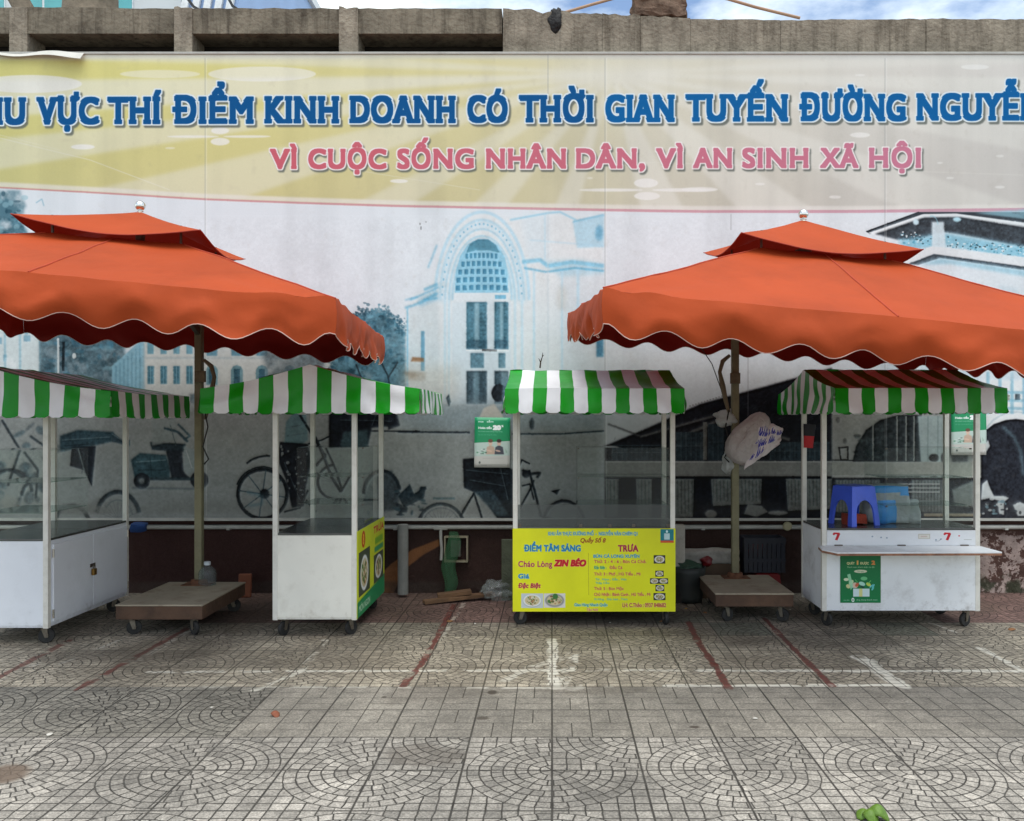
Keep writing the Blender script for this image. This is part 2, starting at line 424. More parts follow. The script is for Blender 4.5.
# wear and dirt: brown film near the wall, damp streaks, pale worn patches
dn = fbm(H_, W_, 260, 5, 77)
k = (sstep(D, 5.0, 5.6) * sstep(dn, .42, .66) * .28)[..., None]; alb = alb * (1 - k) + np.array((88, 78, 64), np.float32) / 255 * k
k = (sstep(fbm(H_, W_, 420, 4, 78), .55, .75) * .10)[..., None]; alb = alb * (1 - k) + alb * .62 * k
def ground_mark(pts, wd, col, a, worn, seed):
    """painted line on the tiles, rubbed away where the noise is low"""
    global alb
    col = np.array(col, np.float32) / 255
    for (xa, da), (xb, db) in zip(pts[:-1], pts[1:]):
        x0, x1 = sorted((xa, xb)); d0, d1 = sorted((da, db)); m = wd * 2
        c0, c1 = max(int((x0 - m + 5.2) / PX), 0), min(int((x1 + m + 5.2) / PX), W_)
        r0, r1 = max(int((7.846 - d1 - m) / PX), 0), min(int((7.846 - d0 + m) / PX), H_)
        if c1 <= c0 or r1 <= r0: continue
        xx, dd = X[r0:r1, c0:c1], D[r0:r1, c0:c1]
        vx, vd = xb - xa, db - da; t = np.clip(((xx - xa) * vx + (dd - da) * vd) / (vx * vx + vd * vd), 0, 1)
        q = np.hypot(xx - xa - t * vx, dd - da - t * vd)
        nn = fbm(r1 - r0, c1 - c0, 40, 5, seed)
        mk = (1 - sstep(q + (nn - .5) * wd * .8, wd * .38, wd * .56)) * sstep(nn, worn - .08, worn + .1) * a * (1 - .75 * groove[r0:r1, c0:c1])
        alb[r0:r1, c0:c1] += mk[..., None] * (col - alb[r0:r1, c0:c1])
WH, RD = (226, 220, 204), (106, 54, 47)
for pts, wd, col, a, worn in (
    ([(150, 672), (330, 671), (640, 670)], .055, WH, .8, .42), ([(700, 670.5), (860, 671), (1030, 671)], .06, WH, .9, .3),
    ([(200, 687), (420, 687)], .05, WH, .6, .5), ([(668, 686), (905, 685)], .055, WH, .95, .25), ([(300, 687), (560, 688)], .045, WH, .7, .48), ([(640, 670.5), (720, 670.5)], .05, WH, .7, .45),
    ([(552, 640), (554, 688)], .07, WH, 1, .3), ([(505, 680), (530, 668), (572, 655)], .1, WH, .6, .5), ([(540, 668), (575, 688)], .16, WH, .6, .52), ([(576, 655), (560, 688)], .08, WH, .9, .42), ([(545, 688), (610, 687)], .06, WH, .6, .5),
    ([(858, 657), (902, 686)], .1, WH, .95, .3), ([(870, 660), (890, 676)], .06, WH, .8, .3),
    ([(980, 648), (1024, 671)], .055, WH, .9, .35), ([(325, 640), (300, 672), (255, 690)], .06, WH, .7, .45), ([(40, 662), (-10, 684)], .06, WH, .5, .5),
    ([(120, 640), (60, 664)], .045, WH, .5, .5), ([(455, 603), (436, 640), (424, 660), (403, 686)], .05, RD, .85, .36), ([(466, 600), (440, 640)], .05, WH, .45, .45),
    ([(688, 622), (700, 645), (714, 664), (728, 688)], .055, RD, .85, .36), ([(764, 618), (790, 645), (832, 686)], .05, RD, .85, .36),
    ([(190, 627), (130, 660), (76, 690)], .06, RD, .7, .42), ([(196, 627), (140, 660)], .05, WH, .4, .45), ([(70, 640), (-10, 682)], .06, RD, .6, .4), ([(930, 622), (955, 632)], .04, WH, .7, .4)):
    ground_mark([G(*p) for p in pts], wd, col, a, worn, 100 + int(pts[0][0]))
def stain(px, py, rx, rd, a, seed, col=(70, 62, 54)):
    global alb
    x, d = G(px, py); c0, c1 = max(int((x - rx * 1.6 + 5.2) / PX), 0), min(int((x + rx * 1.6 + 5.2) / PX), W_)
    r0, r1 = max(int((7.846 - d - rd * 1.6) / PX), 0), min(int((7.846 - d + rd * 1.6) / PX), H_)
    if c1 <= c0 or r1 <= r0: return
    q = np.hypot((X[r0:r1, c0:c1] - x) / rx, (D[r0:r1, c0:c1] - d) / rd)
    m = (1 - sstep(q + 1.1 * (fbm(r1 - r0, c1 - c0, 60, 5, seed) - .5), .6, 1.1)) * a
    alb[r0:r1, c0:c1] += m[..., None] * (np.array(col, np.float32) / 255 - alb[r0:r1, c0:c1])
stain(8, 772, .13, .13, .9, 1, (112, 96, 82)); stain(482, 718, .045, .03, .7, 2); stain(492, 692, .03, .04, .8, 3); stain(440, 690, .4, .25, .2, 4)
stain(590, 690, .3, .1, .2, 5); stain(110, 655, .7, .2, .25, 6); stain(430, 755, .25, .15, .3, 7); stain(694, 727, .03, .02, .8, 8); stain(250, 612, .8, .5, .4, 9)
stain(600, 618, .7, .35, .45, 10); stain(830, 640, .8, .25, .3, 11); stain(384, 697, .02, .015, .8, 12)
hgt = 1 - groove * soft * (.7 + .3 * n2) + (n2 - .5) * .08 + (cid - .5) * .12
im_ground = make_image('pavement_tiles', np.clip(alb, 0, 1), np.clip(hgt, 0, 1).astype(np.float32))
del X, D, groove, joint, cid, tr, plain, ti, tj, base, alb, n1, n2, dn, hgt, soft
mp = 320
X, D = np.meshgrid((np.arange(mp, dtype=np.float32) + .5) * PX, D0 + .8 - (np.arange(mp, dtype=np.float32) + .5) * PX)
g, jn, cid, tr, pl, ti, tj = paving(X, D, 51, False)
a, _, n2 = stone(np.broadcast_to(near * .9, (mp, mp, 3)), g, jn, cid, tr, mp, mp, 61)
im_plain = make_image('pavement_repeat', np.clip(a, 0, 1), np.clip(1 - g, 0, 1))
del X, D

mb = MB()
def sheet(x0, x1, y0, y1, mi):
    if mi == 0: us = [((x + 5.2) / 10, (y - 3.046) / 4.8) for x, y in ((x0, y0), (x1, y0), (x1, y1), (x0, y1))]
    else: us = [(x / .8, (y - D0) / .8) for x, y in ((x0, y0), (x1, y0), (x1, y1), (x0, y1))]
    mb.add([(x0, y0, 0), (x1, y0, 0), (x1, y1, 0), (x0, y1, 0)], [(0, 1, 2, 3)], mi, [us])
sheet(-5.2, 4.8, 3.046, 7.846, 0)
sheet(-90, -5.2, 3.046, 7.846, 1); sheet(4.8, 90, 3.046, 7.846, 1); sheet(-90, 90, -60, 3.046, 1); sheet(-90, 90, 7.846, 120, 1)
pave = mb.build('pavement', [printed('pavement_stone', im_ground, .75, spec=.3, hbump=.006), printed('pavement_stone_repeat', im_plain, .75, spec=.3, hbump=.006, ext='REPEAT')])
tag(pave, kind='structure')

# ------------------------------------------------------------------ wall: painted footing, concrete posts, beam and panels
WD = 7.80                                             # depth of the wall face
BD = 7.70                                             # depth of the hoarding face
def wx(px, d=WD): return (px - VX) * d / F
def wz(py, d=WD): return H - (py - VY) * d / F
fc = Canvas(-170, 518, 1210, 596, 3, (60, 43, 38))
n = fbm(fc.h, fc.w, 60, 5, 3)[..., None]; fc.a *= .88 + .24 * n
for x in (20, 150, 300, 505, 545, 690, 905): fc.line([(x, 518), (x, 596)], .9, (48, 32, 30), .6)
fc.poly([(372, 596), (378, 580), (392, 566), (412, 552), (440, 541), (440, 548), (424, 557), (405, 572), (394, 596)], (150, 100, 62), .85, .5, .2)
fc.rect(130, 518, 300, 596, (62, 34, 32), .4, 3)
fc.rect(-170, 584, 1210, 596, (70, 62, 56), .6, 1.5, .6)
# paint flaking off the right-hand stretch
k = 3; x0p = int((962 + 170) * k); reg = fc.a[:, x0p:]; hh, ww = reg.shape[:2]
fl = fbm(hh, ww, 22, 6, 12, .72) + .3 * (fbm(hh, ww, 6, 3, 13) - .5)
yy = np.linspace(518, 596, hh)[:, None]; xx = np.linspace(962, 1210, ww)[None]
pk = (sstep(fl, .47, .52) * sstep(yy, 530, 540) * sstep(xx, 962, 985) * .9)[..., None]
reg[:] = reg * 1.3
reg += pk * (np.array((164, 146, 138), np.float32) / 255 * (.8 + .4 * fbm(hh, ww, 20, 4, 14)[..., None]) - reg)
mo = (sstep(fbm(hh, ww, 30, 5, 15), .45, .6) * sstep(yy, 572, 590) * .85)[..., None]; reg += mo * (np.array((52, 54, 40), np.float32) / 255 - reg)
im_foot = fc.image('footing_paint', grain=.02)
conc = mat('weathered_concrete', (124, 115, 100), .9, var=.3, scale=2.6, dirt=.7, streak=.7, dirtcol=(58, 50, 42), bump=.8, bscale=26, spec=.2)
conc_l = mat('bare_concrete', (140, 130, 115), .9, var=.28, scale=4, dirt=.6, streak=.65, dirtcol=(78, 69, 58), bump=.9, bscale=30, spec=.2)
dark = mat('added_dark_brown_board', (42, 37, 32), .95, var=.3, scale=3)  # dark board added behind the beam so the open gap looks dark
wall = empty('perimeter_wall', (0, WD, 0), 'long weathered concrete wall behind the printed hoarding', 'wall')
IW = Matrix.Translation((0, -WD, 0))
XL, XR = wx(-170), wx(1210)
mb = MB(); mb.box((XL, WD, 0), (XR, WD + .22, wz(56)), 0)
mb.build('wall_core', conc, wall, M=IW)
mb = MB(); quad(mb, (XL, WD - .012, 0), (XR - XL, 0, 0), (0, 0, .69)); mb.add([(XL, WD - .012, .69), (XR, WD - .012, .69), (XR, WD, .69), (XL, WD, .69)], [(0, 1, 2, 3)], 0, [[(0, 1)] * 4])
mb.build('painted_footing', printed('flaking_maroon_paint', im_foot, .85, bump=.5, bscale=18, spec=.2), wall, M=IW)
def jag(mb, x0, x1, y0, y1, z0, zt, amp, seed, step=.07, mi=0):
    """block whose top edge is chipped"""
    nseg = max(int((x1 - x0) / step), 2); vs = []; fs = []
    for i in range(nseg + 1):
        x = x0 + (x1 - x0) * i / nseg
        t = zt(x) + amp * (nz(x * 7, seed) + .6 * nz(x * 21, seed + 3)); tb = zt(x) + amp * (nz(x * 7, seed + 9) + .6 * nz(x * 19, seed + 5))
        vs += [(x, y0, z0), (x, y0, t), (x, y1, tb), (x, y1, z0)]
    for i in range(nseg):
        a = i * 4; fs += [(a, a + 4, a + 5, a + 1), (a + 1, a + 5, a + 6, a + 2), (a + 2, a + 6, a + 7, a + 3), (a, a + 3, a + 7, a + 4)]
    fs += [(0, 1, 2, 3), (nseg * 4, nseg * 4 + 3, nseg * 4 + 2, nseg * 4 + 1)]
    mb.add(vs, fs, mi)
zg = wz(56)
mb = MB(); jag(mb, XL, wx(502), WD - .03, WD + .25, wz(35), lambda x: wz(10 if x > -4 else 9), .012, 1); mb.build('top_beam', conc, wall, M=IW)
for px0, px1, s in ((-150, -131, 2), (12, 30, 3), (176, 194, 4), (340, 359, 5)):
    mb = MB(); jag(mb, wx(px0), wx(px1), WD - .045, WD + .24, zg, lambda x: wz(9.5), .03, s, .03); mb.build('concrete_post', conc_l, wall, M=IW, bevel=.006)
mb = MB(); mb.box((wx(504), WD + .1, 4.7), (XR, WD + .2, wz(27)), 0); mb.build('panel_infill', conc, wall, M=IW)
mb = MB(); mb.box((XL, WD + .26, 4.2), (wx(503), WD + .3, wz(13)), 0); mb.build('added_backing_board', dark, wall, M=IW)
tops = {503: 10, 560: 14, 602: 15, 640: 17, 690: 20, 780: 21, 925: 20, 1070: 21, 1210: 21}
ks = sorted(tops)
for a, b in zip(ks[:-1], ks[1:]):
    ya, yb = tops[a], tops[b]
    mb = MB(); jag(mb, wx(a) + .0015, wx(b) - .0015, WD - .02 - .006 * (a % 3), WD + .24, zg, lambda x: wz(ya + (yb - ya) * (x - wx(a)) / (wx(b) - wx(a))), .014 + (.02 if a < 690 else 0), a, .05)
    mb.build('concrete_panel', conc_l, wall, M=IW)
pale = mat('dusty_white_metal', (176, 174, 166), .5, var=.12, scale=5, dirt=.4, dirtcol=(96, 90, 80))
mb = MB(); mb.tube([(XL, WD - .07, wz(527, WD - .07)), (XR, WD - .07, wz(527, WD - .07))], .02, 10)
for px in (60, 230, 395, 550, 700, 850, 1000): mb.box((wx(px), WD - .09, .575), (wx(px) + .03, WD, .60), 0)
pipe = mb.build('conduit_pipe', pale); tag(pipe, 'long pale horizontal pipe fixed under the hoarding', 'pipe')
mb = MB(); m2 = MB()
mb.box((XL, BD - .012, wz(519.5, BD)), (XR, BD + .05, wz(515.5, BD)), 0)
# broken block, tar lump and bent rod on the wall top
bl = mat('broken_brick_mortar', (112, 92, 78), .95, var=.4, scale=9, dirt=.7, dirtcol=(48, 36, 30), bump=1., bscale=22, spec=.15)
def lump(name, c, s, m, seed, amp=.25, sub=3, parent=None):
    bm = bmesh.new(); bmesh.ops.create_icosphere(bm, subdivisions=sub, radius=1)
    for v in bm.verts:
        p = v.co.copy(); k = 1 + amp * (nz(p.x * 1.6 + seed, p.y * 1.6, p.z * 1.6) + .5 * nz(p.x * 4 + seed, p.y * 4, p.z * 4))
        v.co = Vector((p.x * s[0], p.y * s[1], p.z * s[2])) * k
    me = bpy.data.meshes.new(name); bm.to_mesh(me); bm.free(); me.materials.append(m)
    for p in me.polygons: p.use_smooth = True
    o = bpy.data.objects.new(name, me); C.objects.link(o); o.location = c
    if parent: o.parent = parent
    return o
def rough_block(name, a, b, m, seed, amp=.03, cuts=5):
    bm = bmesh.new(); bmesh.ops.create_cube(bm, size=1)
    bmesh.ops.subdivide_edges(bm, edges=bm.edges[:], cuts=cuts, use_grid_fill=True)
    a, b = Vector(a), Vector(b); c = (a + b) / 2; s = b - a
    for v in bm.verts:
        p = Vector((v.co.x * s.x, v.co.y * s.y, v.co.z * s.z))
        q = p * 9 + Vector((seed, seed * 2, 0))
        v.co = p + Vector((nz(q.x, q.y, q.z), nz(q.x + 31, q.y, q.z), nz(q.x, q.y + 31, q.z))) * amp * 2
    me = bpy.data.meshes.new(name); bm.to_mesh(me); bm.free(); me.materials.append(m)
    o = bpy.data.objects.new(name, me); C.objects.link(o); o.location = c; return o
cb = rough_block('broken_masonry', (wx(634), WD - .02, wz(17)), (wx(687), WD + .24, wz(-6)), bl, 3, .022)
tag(cb, 'broken chunk of brick masonry standing on the wall top', 'masonry')
tl = lump('tar_clump', (wx(556), WD - .02, wz(21)), (.06, .04, .11), mat('tar', (22, 20, 19), .7, var=.4, scale=14, bump=.8, bscale=40), 5, .5)
tag(tl, 'black tar rag clinging to the cracked wall panel', 'rag')
rod = MB(); A = [(563, 13), (590, 5), (615, -2), (650, -9), (690, -10), (728, -1), (755, 7), (800, 18)]
rod.tube([P(x, y, WD + .12) for x, y in A], .014, 8)
tag(rod.build('bent_hose', mat('tan_hose', (176, 140, 112), .6, var=.15)), 'tan hose arching over the broken top of the wall', 'hose')

# ------------------------------------------------------------------ hoarding print
K = 3
bc = Canvas(-170, 52, 1210, 518, K, (219, 225, 228))
def band_y(x): return float(np.interp(x, [-170, 0, 100, 200, 300, 400, 500, 604, 700, 850, 1024, 1210], [180, 187.5, 193, 199, 203, 206, 208, 210, 211.5, 211.5, 209.5, 205]))
bx = np.linspace(-170, 1210, 60)
xs = np.linspace(-170, 1210, bc.w); g0 = np.stack([np.interp(xs, [-170, 0, 250, 480, 650, 850, 1210], v) for v in ((206, 207, 209, 208, 207, 206, 208), (199, 200, 201, 199, 202, 202, 202), (122, 126, 134, 152, 182, 192, 198))], -1)
band = np.broadcast_to(g0, (bc.h, bc.w, 3)).copy()
ys = np.linspace(52, 518, bc.h)[:, None, None]; band *= 1.03 - .07 * np.clip((ys - 60) / 150, 0, 1)
band[..., 2] *= 1 + (.10 * np.clip((ys[..., 0] - 90) / 110, 0, 1)) * np.clip((600 - xs[None]) / 500, 0, 1)
def raster_stamp(c, pts, colarr, alpha=1.):
    m, x0, y0 = raster([c.tp(pts)[::1]], 3)
    full = np.zeros((c.h, c.w), np.float32); X0, Y0 = max(x0, 0), max(y0, 0); X1, Y1 = min(x0 + m.shape[1], c.w), min(y0 + m.shape[0], c.h)
    full[Y0:Y1, X0:X1] = m[Y0 - y0:Y1 - y0, X0 - x0:X1 - x0]; full = (full * alpha)[..., None]
    c.a += full * (colarr / 255 - c.a)
raster_stamp(bc, [(-170, 50), (1210, 50)] + [(x, band_y(x)) for x in bx[::-1]], band)
PAL = (226, 224, 214)
cx, cy = 612, 74                                       # printed sunburst
for a0, a1, al in ((176, 179.4, .75), (169, 172.5, .6), (160, 165.5, .55), (146, 152, .5), (128, 136, .5), (104, 113, .55), (62, 78, .6), (34, 47, .6), (18, 25, .5), (7, 11, .55), (0.5, 3, .6), (-4, -1.5, .5), (181.5, 184, .6)):
    L = 1000; p = [(cx, cy)]
    for a in (a0, a1):
        t = math.radians(a); e = min(L, (band_y(cx) - cy) / max(math.sin(t), 1e-3)) if math.sin(t) > 0 else L
        p.append((cx + e * math.cos(t), min(cy + e * math.sin(t), band_y(cx + e * math.cos(t)) - 1)))
    bc.poly(p, PAL, al * .85, 1.8)
bc.ell(612, 76, 70, 13, PAL, .6, 8)
for e in ((30, 84, 52, 9, .8), (-90, 100, 60, 10, .7), (262, 74, 54, 7.5, .65), (160, 74, 40, 4, .5), (83, 147, 12, 2.6, .85), (220, 130.5, 9, 3.6, .8), (220, 141.5, 9.5, 3.8, .8), (193, 136.5, 26, 1.3, .75), (247, 136.5, 24, 1.3, .75),
          (646, 183, 12, 4.6, .85), (647, 196, 13, 4, .8), (611, 190, 32, 1.6, .8), (684, 190, 32, 1.8, .8), (399, 181, 9, 2, .8), (860, 135, 10, 2.6, .75), (975, 67, 14, 2.6, .7), (700, 189.5, 18, 2.4, .7), (835, 197, 6, 1.6, .7), (760, 184, 5, 1.2, .7),
          (950, 178, 4, 1.2, .6), (1000, 156, 4, 1.4, .6), (940, 163, 3, 1, .6), (170, 148, 5, 1, .5), (860, 75, 5, 1, .6), (1000, 187, 5, 1.4, .6), (590, 178, 3, 1, .5)):
    bc.ell(*e[:4], (232, 230, 224), e[4], .4)
bc.line([(0, 138), (90, 160), (170, 190)], .7, PAL, .6, .3); bc.line([(330, 166), (480, 190)], .6, PAL, .4, .3); bc.line([(-170, 92), (60, 150)], .6, PAL, .4, .3); bc.line([(580, 160), (1024, 175)], .7, PAL, .4, .4)
bc.rect(-170, 50, 1210, 59, (206, 205, 198), .75, 1.6)
bc.line([(x, band_y(x) - 3) for x in bx], 5, (226, 222, 214), .75, .8)
for i in range(len(bx) - 1):
    t = np.clip((bx[i] + 170) / 1300, 0, 1)
    bc.line([(bx[i] - .5, band_y(bx[i])), (bx[i + 1] + .5, band_y(bx[i + 1]))], 1.3 + 2.2 * t, (202, 148 + 10 * t, 140 + 34 * t), .95, .2)
# ---- the old photographs: pale sky, grey roadway
road = (160, 164, 160)
bc.poly([(-170, 398), (300, 402), (604, 404), (604, 520), (-170, 520)], road, 1, 5)
TEAL, DK, MID = (64, 112, 128), (30, 42, 50), (92, 112, 116)
bc.poly([(-60, 188), (20, 191), (26, 206), (22, 222), (30, 236), (-60, 240)], (60, 104, 120), .85, 1.4, .9)
for i in range(60):
    x, y = -40 + 66 * rng.random(), 192 + 44 * rng.random(); bc.ell(x, y, 1 + 3 * rng.random(), 1 + 2 * rng.random(), (36, 74, 90) if i % 2 else (150, 190, 200), .55, .4)
bc.line([(36, 203), (42, 199), (44, 206)], 1, (120, 170, 190), .7, .4)
# street front
bc.poly([(-170, 318), (44, 322), (44, 400), (-170, 400)], (206, 212, 210), .95, 1.5)
for i in range(44):
    x, y = -165 + 205 * rng.random(), 326 + 62 * rng.random(); bc.rect(x, y, x + 3 + 8 * rng.random(), y + 2 + 9 * rng.random(), (88, 140, 164) if i % 3 else (230, 232, 230), .6, .5)
for x in (5, 20, 40): bc.line([(x, 325), (x, 395)], 2, (120, 168, 186), .6, .6)
bc.poly([(40, 334), (60, 330), (92, 338), (124, 336), (128, 398), (40, 398)], (72, 98, 108), .9, 1.5, .4)
for i in range(70):
    x, y = 44 + 78 * rng.random(), 338 + 56 * rng.random(); bc.ell(x, y, 1 + 4 * rng.random(), 1 + 3 * rng.random(), ((44, 74, 86), (120, 160, 172), (66, 118, 140))[i % 3], .5, .6)
bc.line([(58, 338), (58, 398)], 2, (216, 220, 218), .9, .3); bc.line([(63.5, 342), (63, 371)], 2.6, (24, 34, 40), .9, .4); bc.ell(74, 356, 2, 3, (225, 228, 226), .9, .3)
bc.poly([(112, 366), (146, 336), (146, 402), (112, 402)], (138, 182, 198), .95, .6)
for i in range(8): bc.line([(116 + i * 4, 366 - i * 3.4), (116 + i * 4, 400)], .8, (92, 142, 164), .7, .3)
bc.poly([(144, 330), (335, 322), (340, 404), (144, 404)], (206, 208, 202), .96, 1.2)
for x in (150.5, 163.5, 176.5, 189.5): bc.rect(x - 3, 366, x + 3.4, 384, (70, 122, 142), .9, .5); bc.rect(x - 3, 341, x + 3.2, 354, (96, 150, 168), .85, .5); bc.line([(x, 366), (x, 384)], .5, (150, 185, 195), .7)
for x in (212, 237, 262, 290, 315):
    bc.fill([np.array([(x - 6, 385), (x - 6, 370), (x - 4, 366.5), (x, 365), (x + 4, 366.5), (x + 6, 370), (x + 6, 385)])], (110, 150, 160), .9, .4); bc.rect(x - 3, 369, x + 3, 384, (58, 96, 112), .9, .4)
    bc.rect(x - 5.5, 344, x + 5.5, 356, (84, 134, 154), .85, .6)
bc.rect(144, 357, 340, 359, (170, 184, 186), .6, .6)
bc.poly([(262, 352), (280, 344), (300, 342), (322, 352), (326, 378), (300, 386), (268, 380)], (96, 108, 112), .8, 2, .6)
tree = [(330, 402), (332, 352), (342, 330), (352, 316), (372, 311), (384, 312), (396, 322), (405, 330), (408, 402)]
bc.poly(tree, (74, 114, 128), .92, 1.4, .35)
for i in range(420):                                    # leafy fringe
    k_ = i % len(tree); p_, q_ = np.array(tree[k_]), np.array(tree[(k_ + 1) % len(tree)]); c_ = p_ + (q_ - p_) * rng.random() + rng.normal(0, 3.2, 2)
    bc.ell(c_[0], c_[1], .6 + 1.6 * rng.random(), .5 + 1.3 * rng.random(), ((46, 84, 100), (92, 140, 156), (66, 112, 130))[i % 3], .6, .3, 90 * rng.random())
for i in range(150):
    x, y = 332 + 74 * rng.random(), 314 + 84 * rng.random(); bc.ell(x, y, .8 + 2.8 * rng.random(), .8 + 2.2 * rng.random(), ((40, 74, 88), (118, 168, 184), (60, 104, 122))[i % 3], .6, .5)
for p in ([(392, 402), (388, 376), (380, 360)], [(388, 378), (398, 362)], [(360, 402), (362, 380), (356, 364)]): bc.line(p, 1.6, (36, 48, 54), .9, .4)
bc.rect(190, 394, 345, 404, (70, 88, 94), .8, 1.2, .5)
bc.poly([(200, 404), (214, 398), (330, 398), (345, 406), (345, 412), (200, 412)], (48, 66, 76), .9, 1., .5)
for x in (215, 245, 270, 300): bc.ell(x, 403, 9, 3.2, (150, 160, 160), .6, .8)
# opera house
O1, O2, O3 = (126, 190, 216), (84, 164, 198), (182, 214, 228)
bc.poly([(407, 404), (407, 306), (430, 290), (438, 262), (450, 232), (470, 216), (492, 212), (510, 220), (545, 214), (604, 219), (604, 404)], (222, 225, 224), .9, 2)
for rx, ry, wd, col, al in ((47, 88, 3, O3, .9), (42, 80, 2.2, O1, .55), (37, 71, 1.6, O2, .5), (33, 64, 1.5, O1, .6), (29.5, 58, 1.3, O1, .7)): bc.arc(482, 300, rx, ry, 180, 360, wd, col, al, .7)
bc.arc(482, 300, 40, 76, 178, 362, 9, (196, 218, 228), .6, 2.2); bc.arc(482, 300, 31, 61, 180, 360, 5, (176, 208, 222), .5, 1.6)
bc.poly([(408, 308), (438, 290), (440, 404), (408, 404)], (206, 216, 218), .6, 1.6); bc.poly([(418, 300), (436, 290), (438, 300), (420, 307)], (140, 188, 208), .6, 1.4)
bc.poly([(560, 272), (604, 274), (604, 404), (560, 404)], (208, 218, 222), .5, 3); bc.poly([(520, 214), (548, 213), (548, 262), (528, 262)], (208, 222, 228), .5, 3); bc.poly([(540, 262), (578, 260), (604, 264), (604, 274), (560, 276)], (150, 196, 214), .55, 2.2)
for i in range(30):
    t = math.radians(184 + i * 5.9); bc.ell(482 + 40 * math.cos(t), 300 + 76 * math.sin(t), .9, 1.2, O2, .55, .3)
dome = [(454.5, 293), (455.5, 274), (460, 256), (468, 244), (478, 239), (488, 239), (498, 245), (505, 257), (508, 275), (508.5, 293)]
bc.poly(dome, (150, 200, 220), 1, .4)
bc.poly([(466, 253), (470, 244), (478, 239.5), (488, 239.5), (496, 245), (500, 253), (490, 250.5), (476, 250.5)], (84, 138, 158), .95, .4)
for r_ in range(5):
    y = 256 + r_ * 8; f = [.62, .78, .9, .97, 1.][r_]
    for c_ in range(8):
        u = (c_ - 3.5) / 4; x = 481.5 + u * 27 * f; bc.rect(x - 2.1 * f, y - 2.3 - .8 * (1 - u * u), x + 2.1 * f, y + 2.8 - .8 * (1 - u * u), (70, 132, 160), .9, .3)
bc.rect(454, 293, 510, 302, (220, 226, 228), .95, .5); bc.rect(495, 295, 506, 299, O2, .7, .4)
bc.rect(452, 302, 511, 404, (210, 220, 224), .9, .8)
for x0, x1 in ((466.5, 487), (494.5, 508.5)):
    bc.rect(x0, 302, x1, 349, (74, 118, 134), .95, .5); bc.rect(x0 + (x1 - x0) * .4, 303, x0 + (x1 - x0) * .62, 349, (164, 194, 204), .7, .8); bc.rect(x0, 340, x1, 349, (42, 72, 88), .6, .8)
    for i in range(10): bc.line([(x0 + (x1 - x0) * .66, 306 + i * 4), (x1 - 1, 306 + i * 4)], .6, (40, 74, 90), .6, .2)
    bc.rect(x0 + 4, 353, x1 - 3, 368, (92, 128, 142), .95, .5)
    bc.rect(x0, 371, x1, 404, (58, 78, 88), .95, .6); bc.rect(x0 + 7, 372, x0 + 13, 404, (140, 170, 180), .6, .8)
bc.line([(466, 350.6), (509, 350.6)], 1.2, (230, 232, 230), .9)
for x in (445, 449, 515, 522): bc.line([(x, 300), (x, 402)], 2, O3, .7, .8)
for p, wd in (([(405, 308), (420, 303), (438, 293)], 2.5), ([(410, 300), (424, 294), (439, 287)], 2), ([(405, 300), (418, 297)], 1.4), ([(424, 290), (438, 284)], 3), ([(424, 300), (438, 298)], 2), ([(428, 268), (437, 245)], 1.5)): bc.line(p, wd, O2, .6, .8)
bc.line([(407.5, 308), (407.5, 402)], 1.4, O1, .8, .5); bc.rect(421, 331, 424.8, 371, (92, 152, 180), .8, .5)
for p, wd, c_ in (([(522, 262), (540, 260), (548, 266), (572, 262), (604, 266)], 4, O1), ([(524, 268), (546, 272), (575, 268), (604, 271)], 1.8, O2), ([(510, 220), (548, 213), (560, 212), (576, 220)], 1.5, O1), ([(573, 222), (604, 215)], 2, O2), ([(545, 214), (545, 260)], 1.2, O3),
                 ([(548, 214), (548, 400)], 1., (196, 206, 210)), ([(578, 270), (578, 330)], 2.6, O3), ([(534, 270), (534, 400)], 2, O3), ([(562, 272), (562, 400)], 1.6, O3), ([(530, 240), (604, 246)], 1., O3)): bc.line(p, wd, c_, .75, .7)
bc.poly([(573, 222), (604, 214), (604, 247), (577, 248)], (168, 206, 222), .75, .8); bc.ell(599, 233, 4, 8, (96, 158, 188), .8, 1.2, 0, 0, 360, .6)
bc.ell(562, 298, 5, 12, (196, 190, 176), .35, 2)
bc.rect(596.5, 334, 603.5, 357, (70, 130, 160), .9, .8)
bc.poly([(412, 357), (424, 358), (424, 362), (411, 361.5)], (150, 96, 52), .75, .6, .5); bc.poly([(404, 371), (426, 373), (425, 381), (406, 380)], (120, 96, 70), .6, 1.4, .6)
bc.rect(400, 366, 460, 405, (196, 186, 166), .4, 6)
bc.line([(482, 350), (497, 350.5)], 2.2, (44, 44, 44), .8, .3, .6); bc.ell(421, 228, .6, 2, (80, 80, 80), .7); bc.ell(420, 224, .5, 1.2, (80, 80, 80), .7); bc.ell(426, 222, .4, .8, (80, 80, 80), .7)
bc.rect(400, 402, 604, 432, (150, 166, 170), .7, 5, .2)
bc.poly([(446, 398), (449, 394), (451, 402), (449, 407)], (60, 78, 84), .8, .5)
bc.line([(398, 432), (470, 432.5)], 1.8, (34, 44, 52), .9, .4); bc.line([(512, 434), (560, 434), (604, 431)], 1.6, (40, 54, 62), .9, .4); bc.ell(532, 424, 2.5, 6, (50, 62, 68), .8, .7)
bc.ell(499, 393, 7.5, 9, (34, 38, 44), .95, .5); bc.poly([(503, 386), (512, 388), (514, 404), (506, 412), (502, 402)], (96, 122, 138), .9, .6)
bc.poly([(478, 420), (484, 408), (494, 404), (502, 414), (506, 424), (506, 470), (478, 470)], (210, 202, 188), .95, .7)
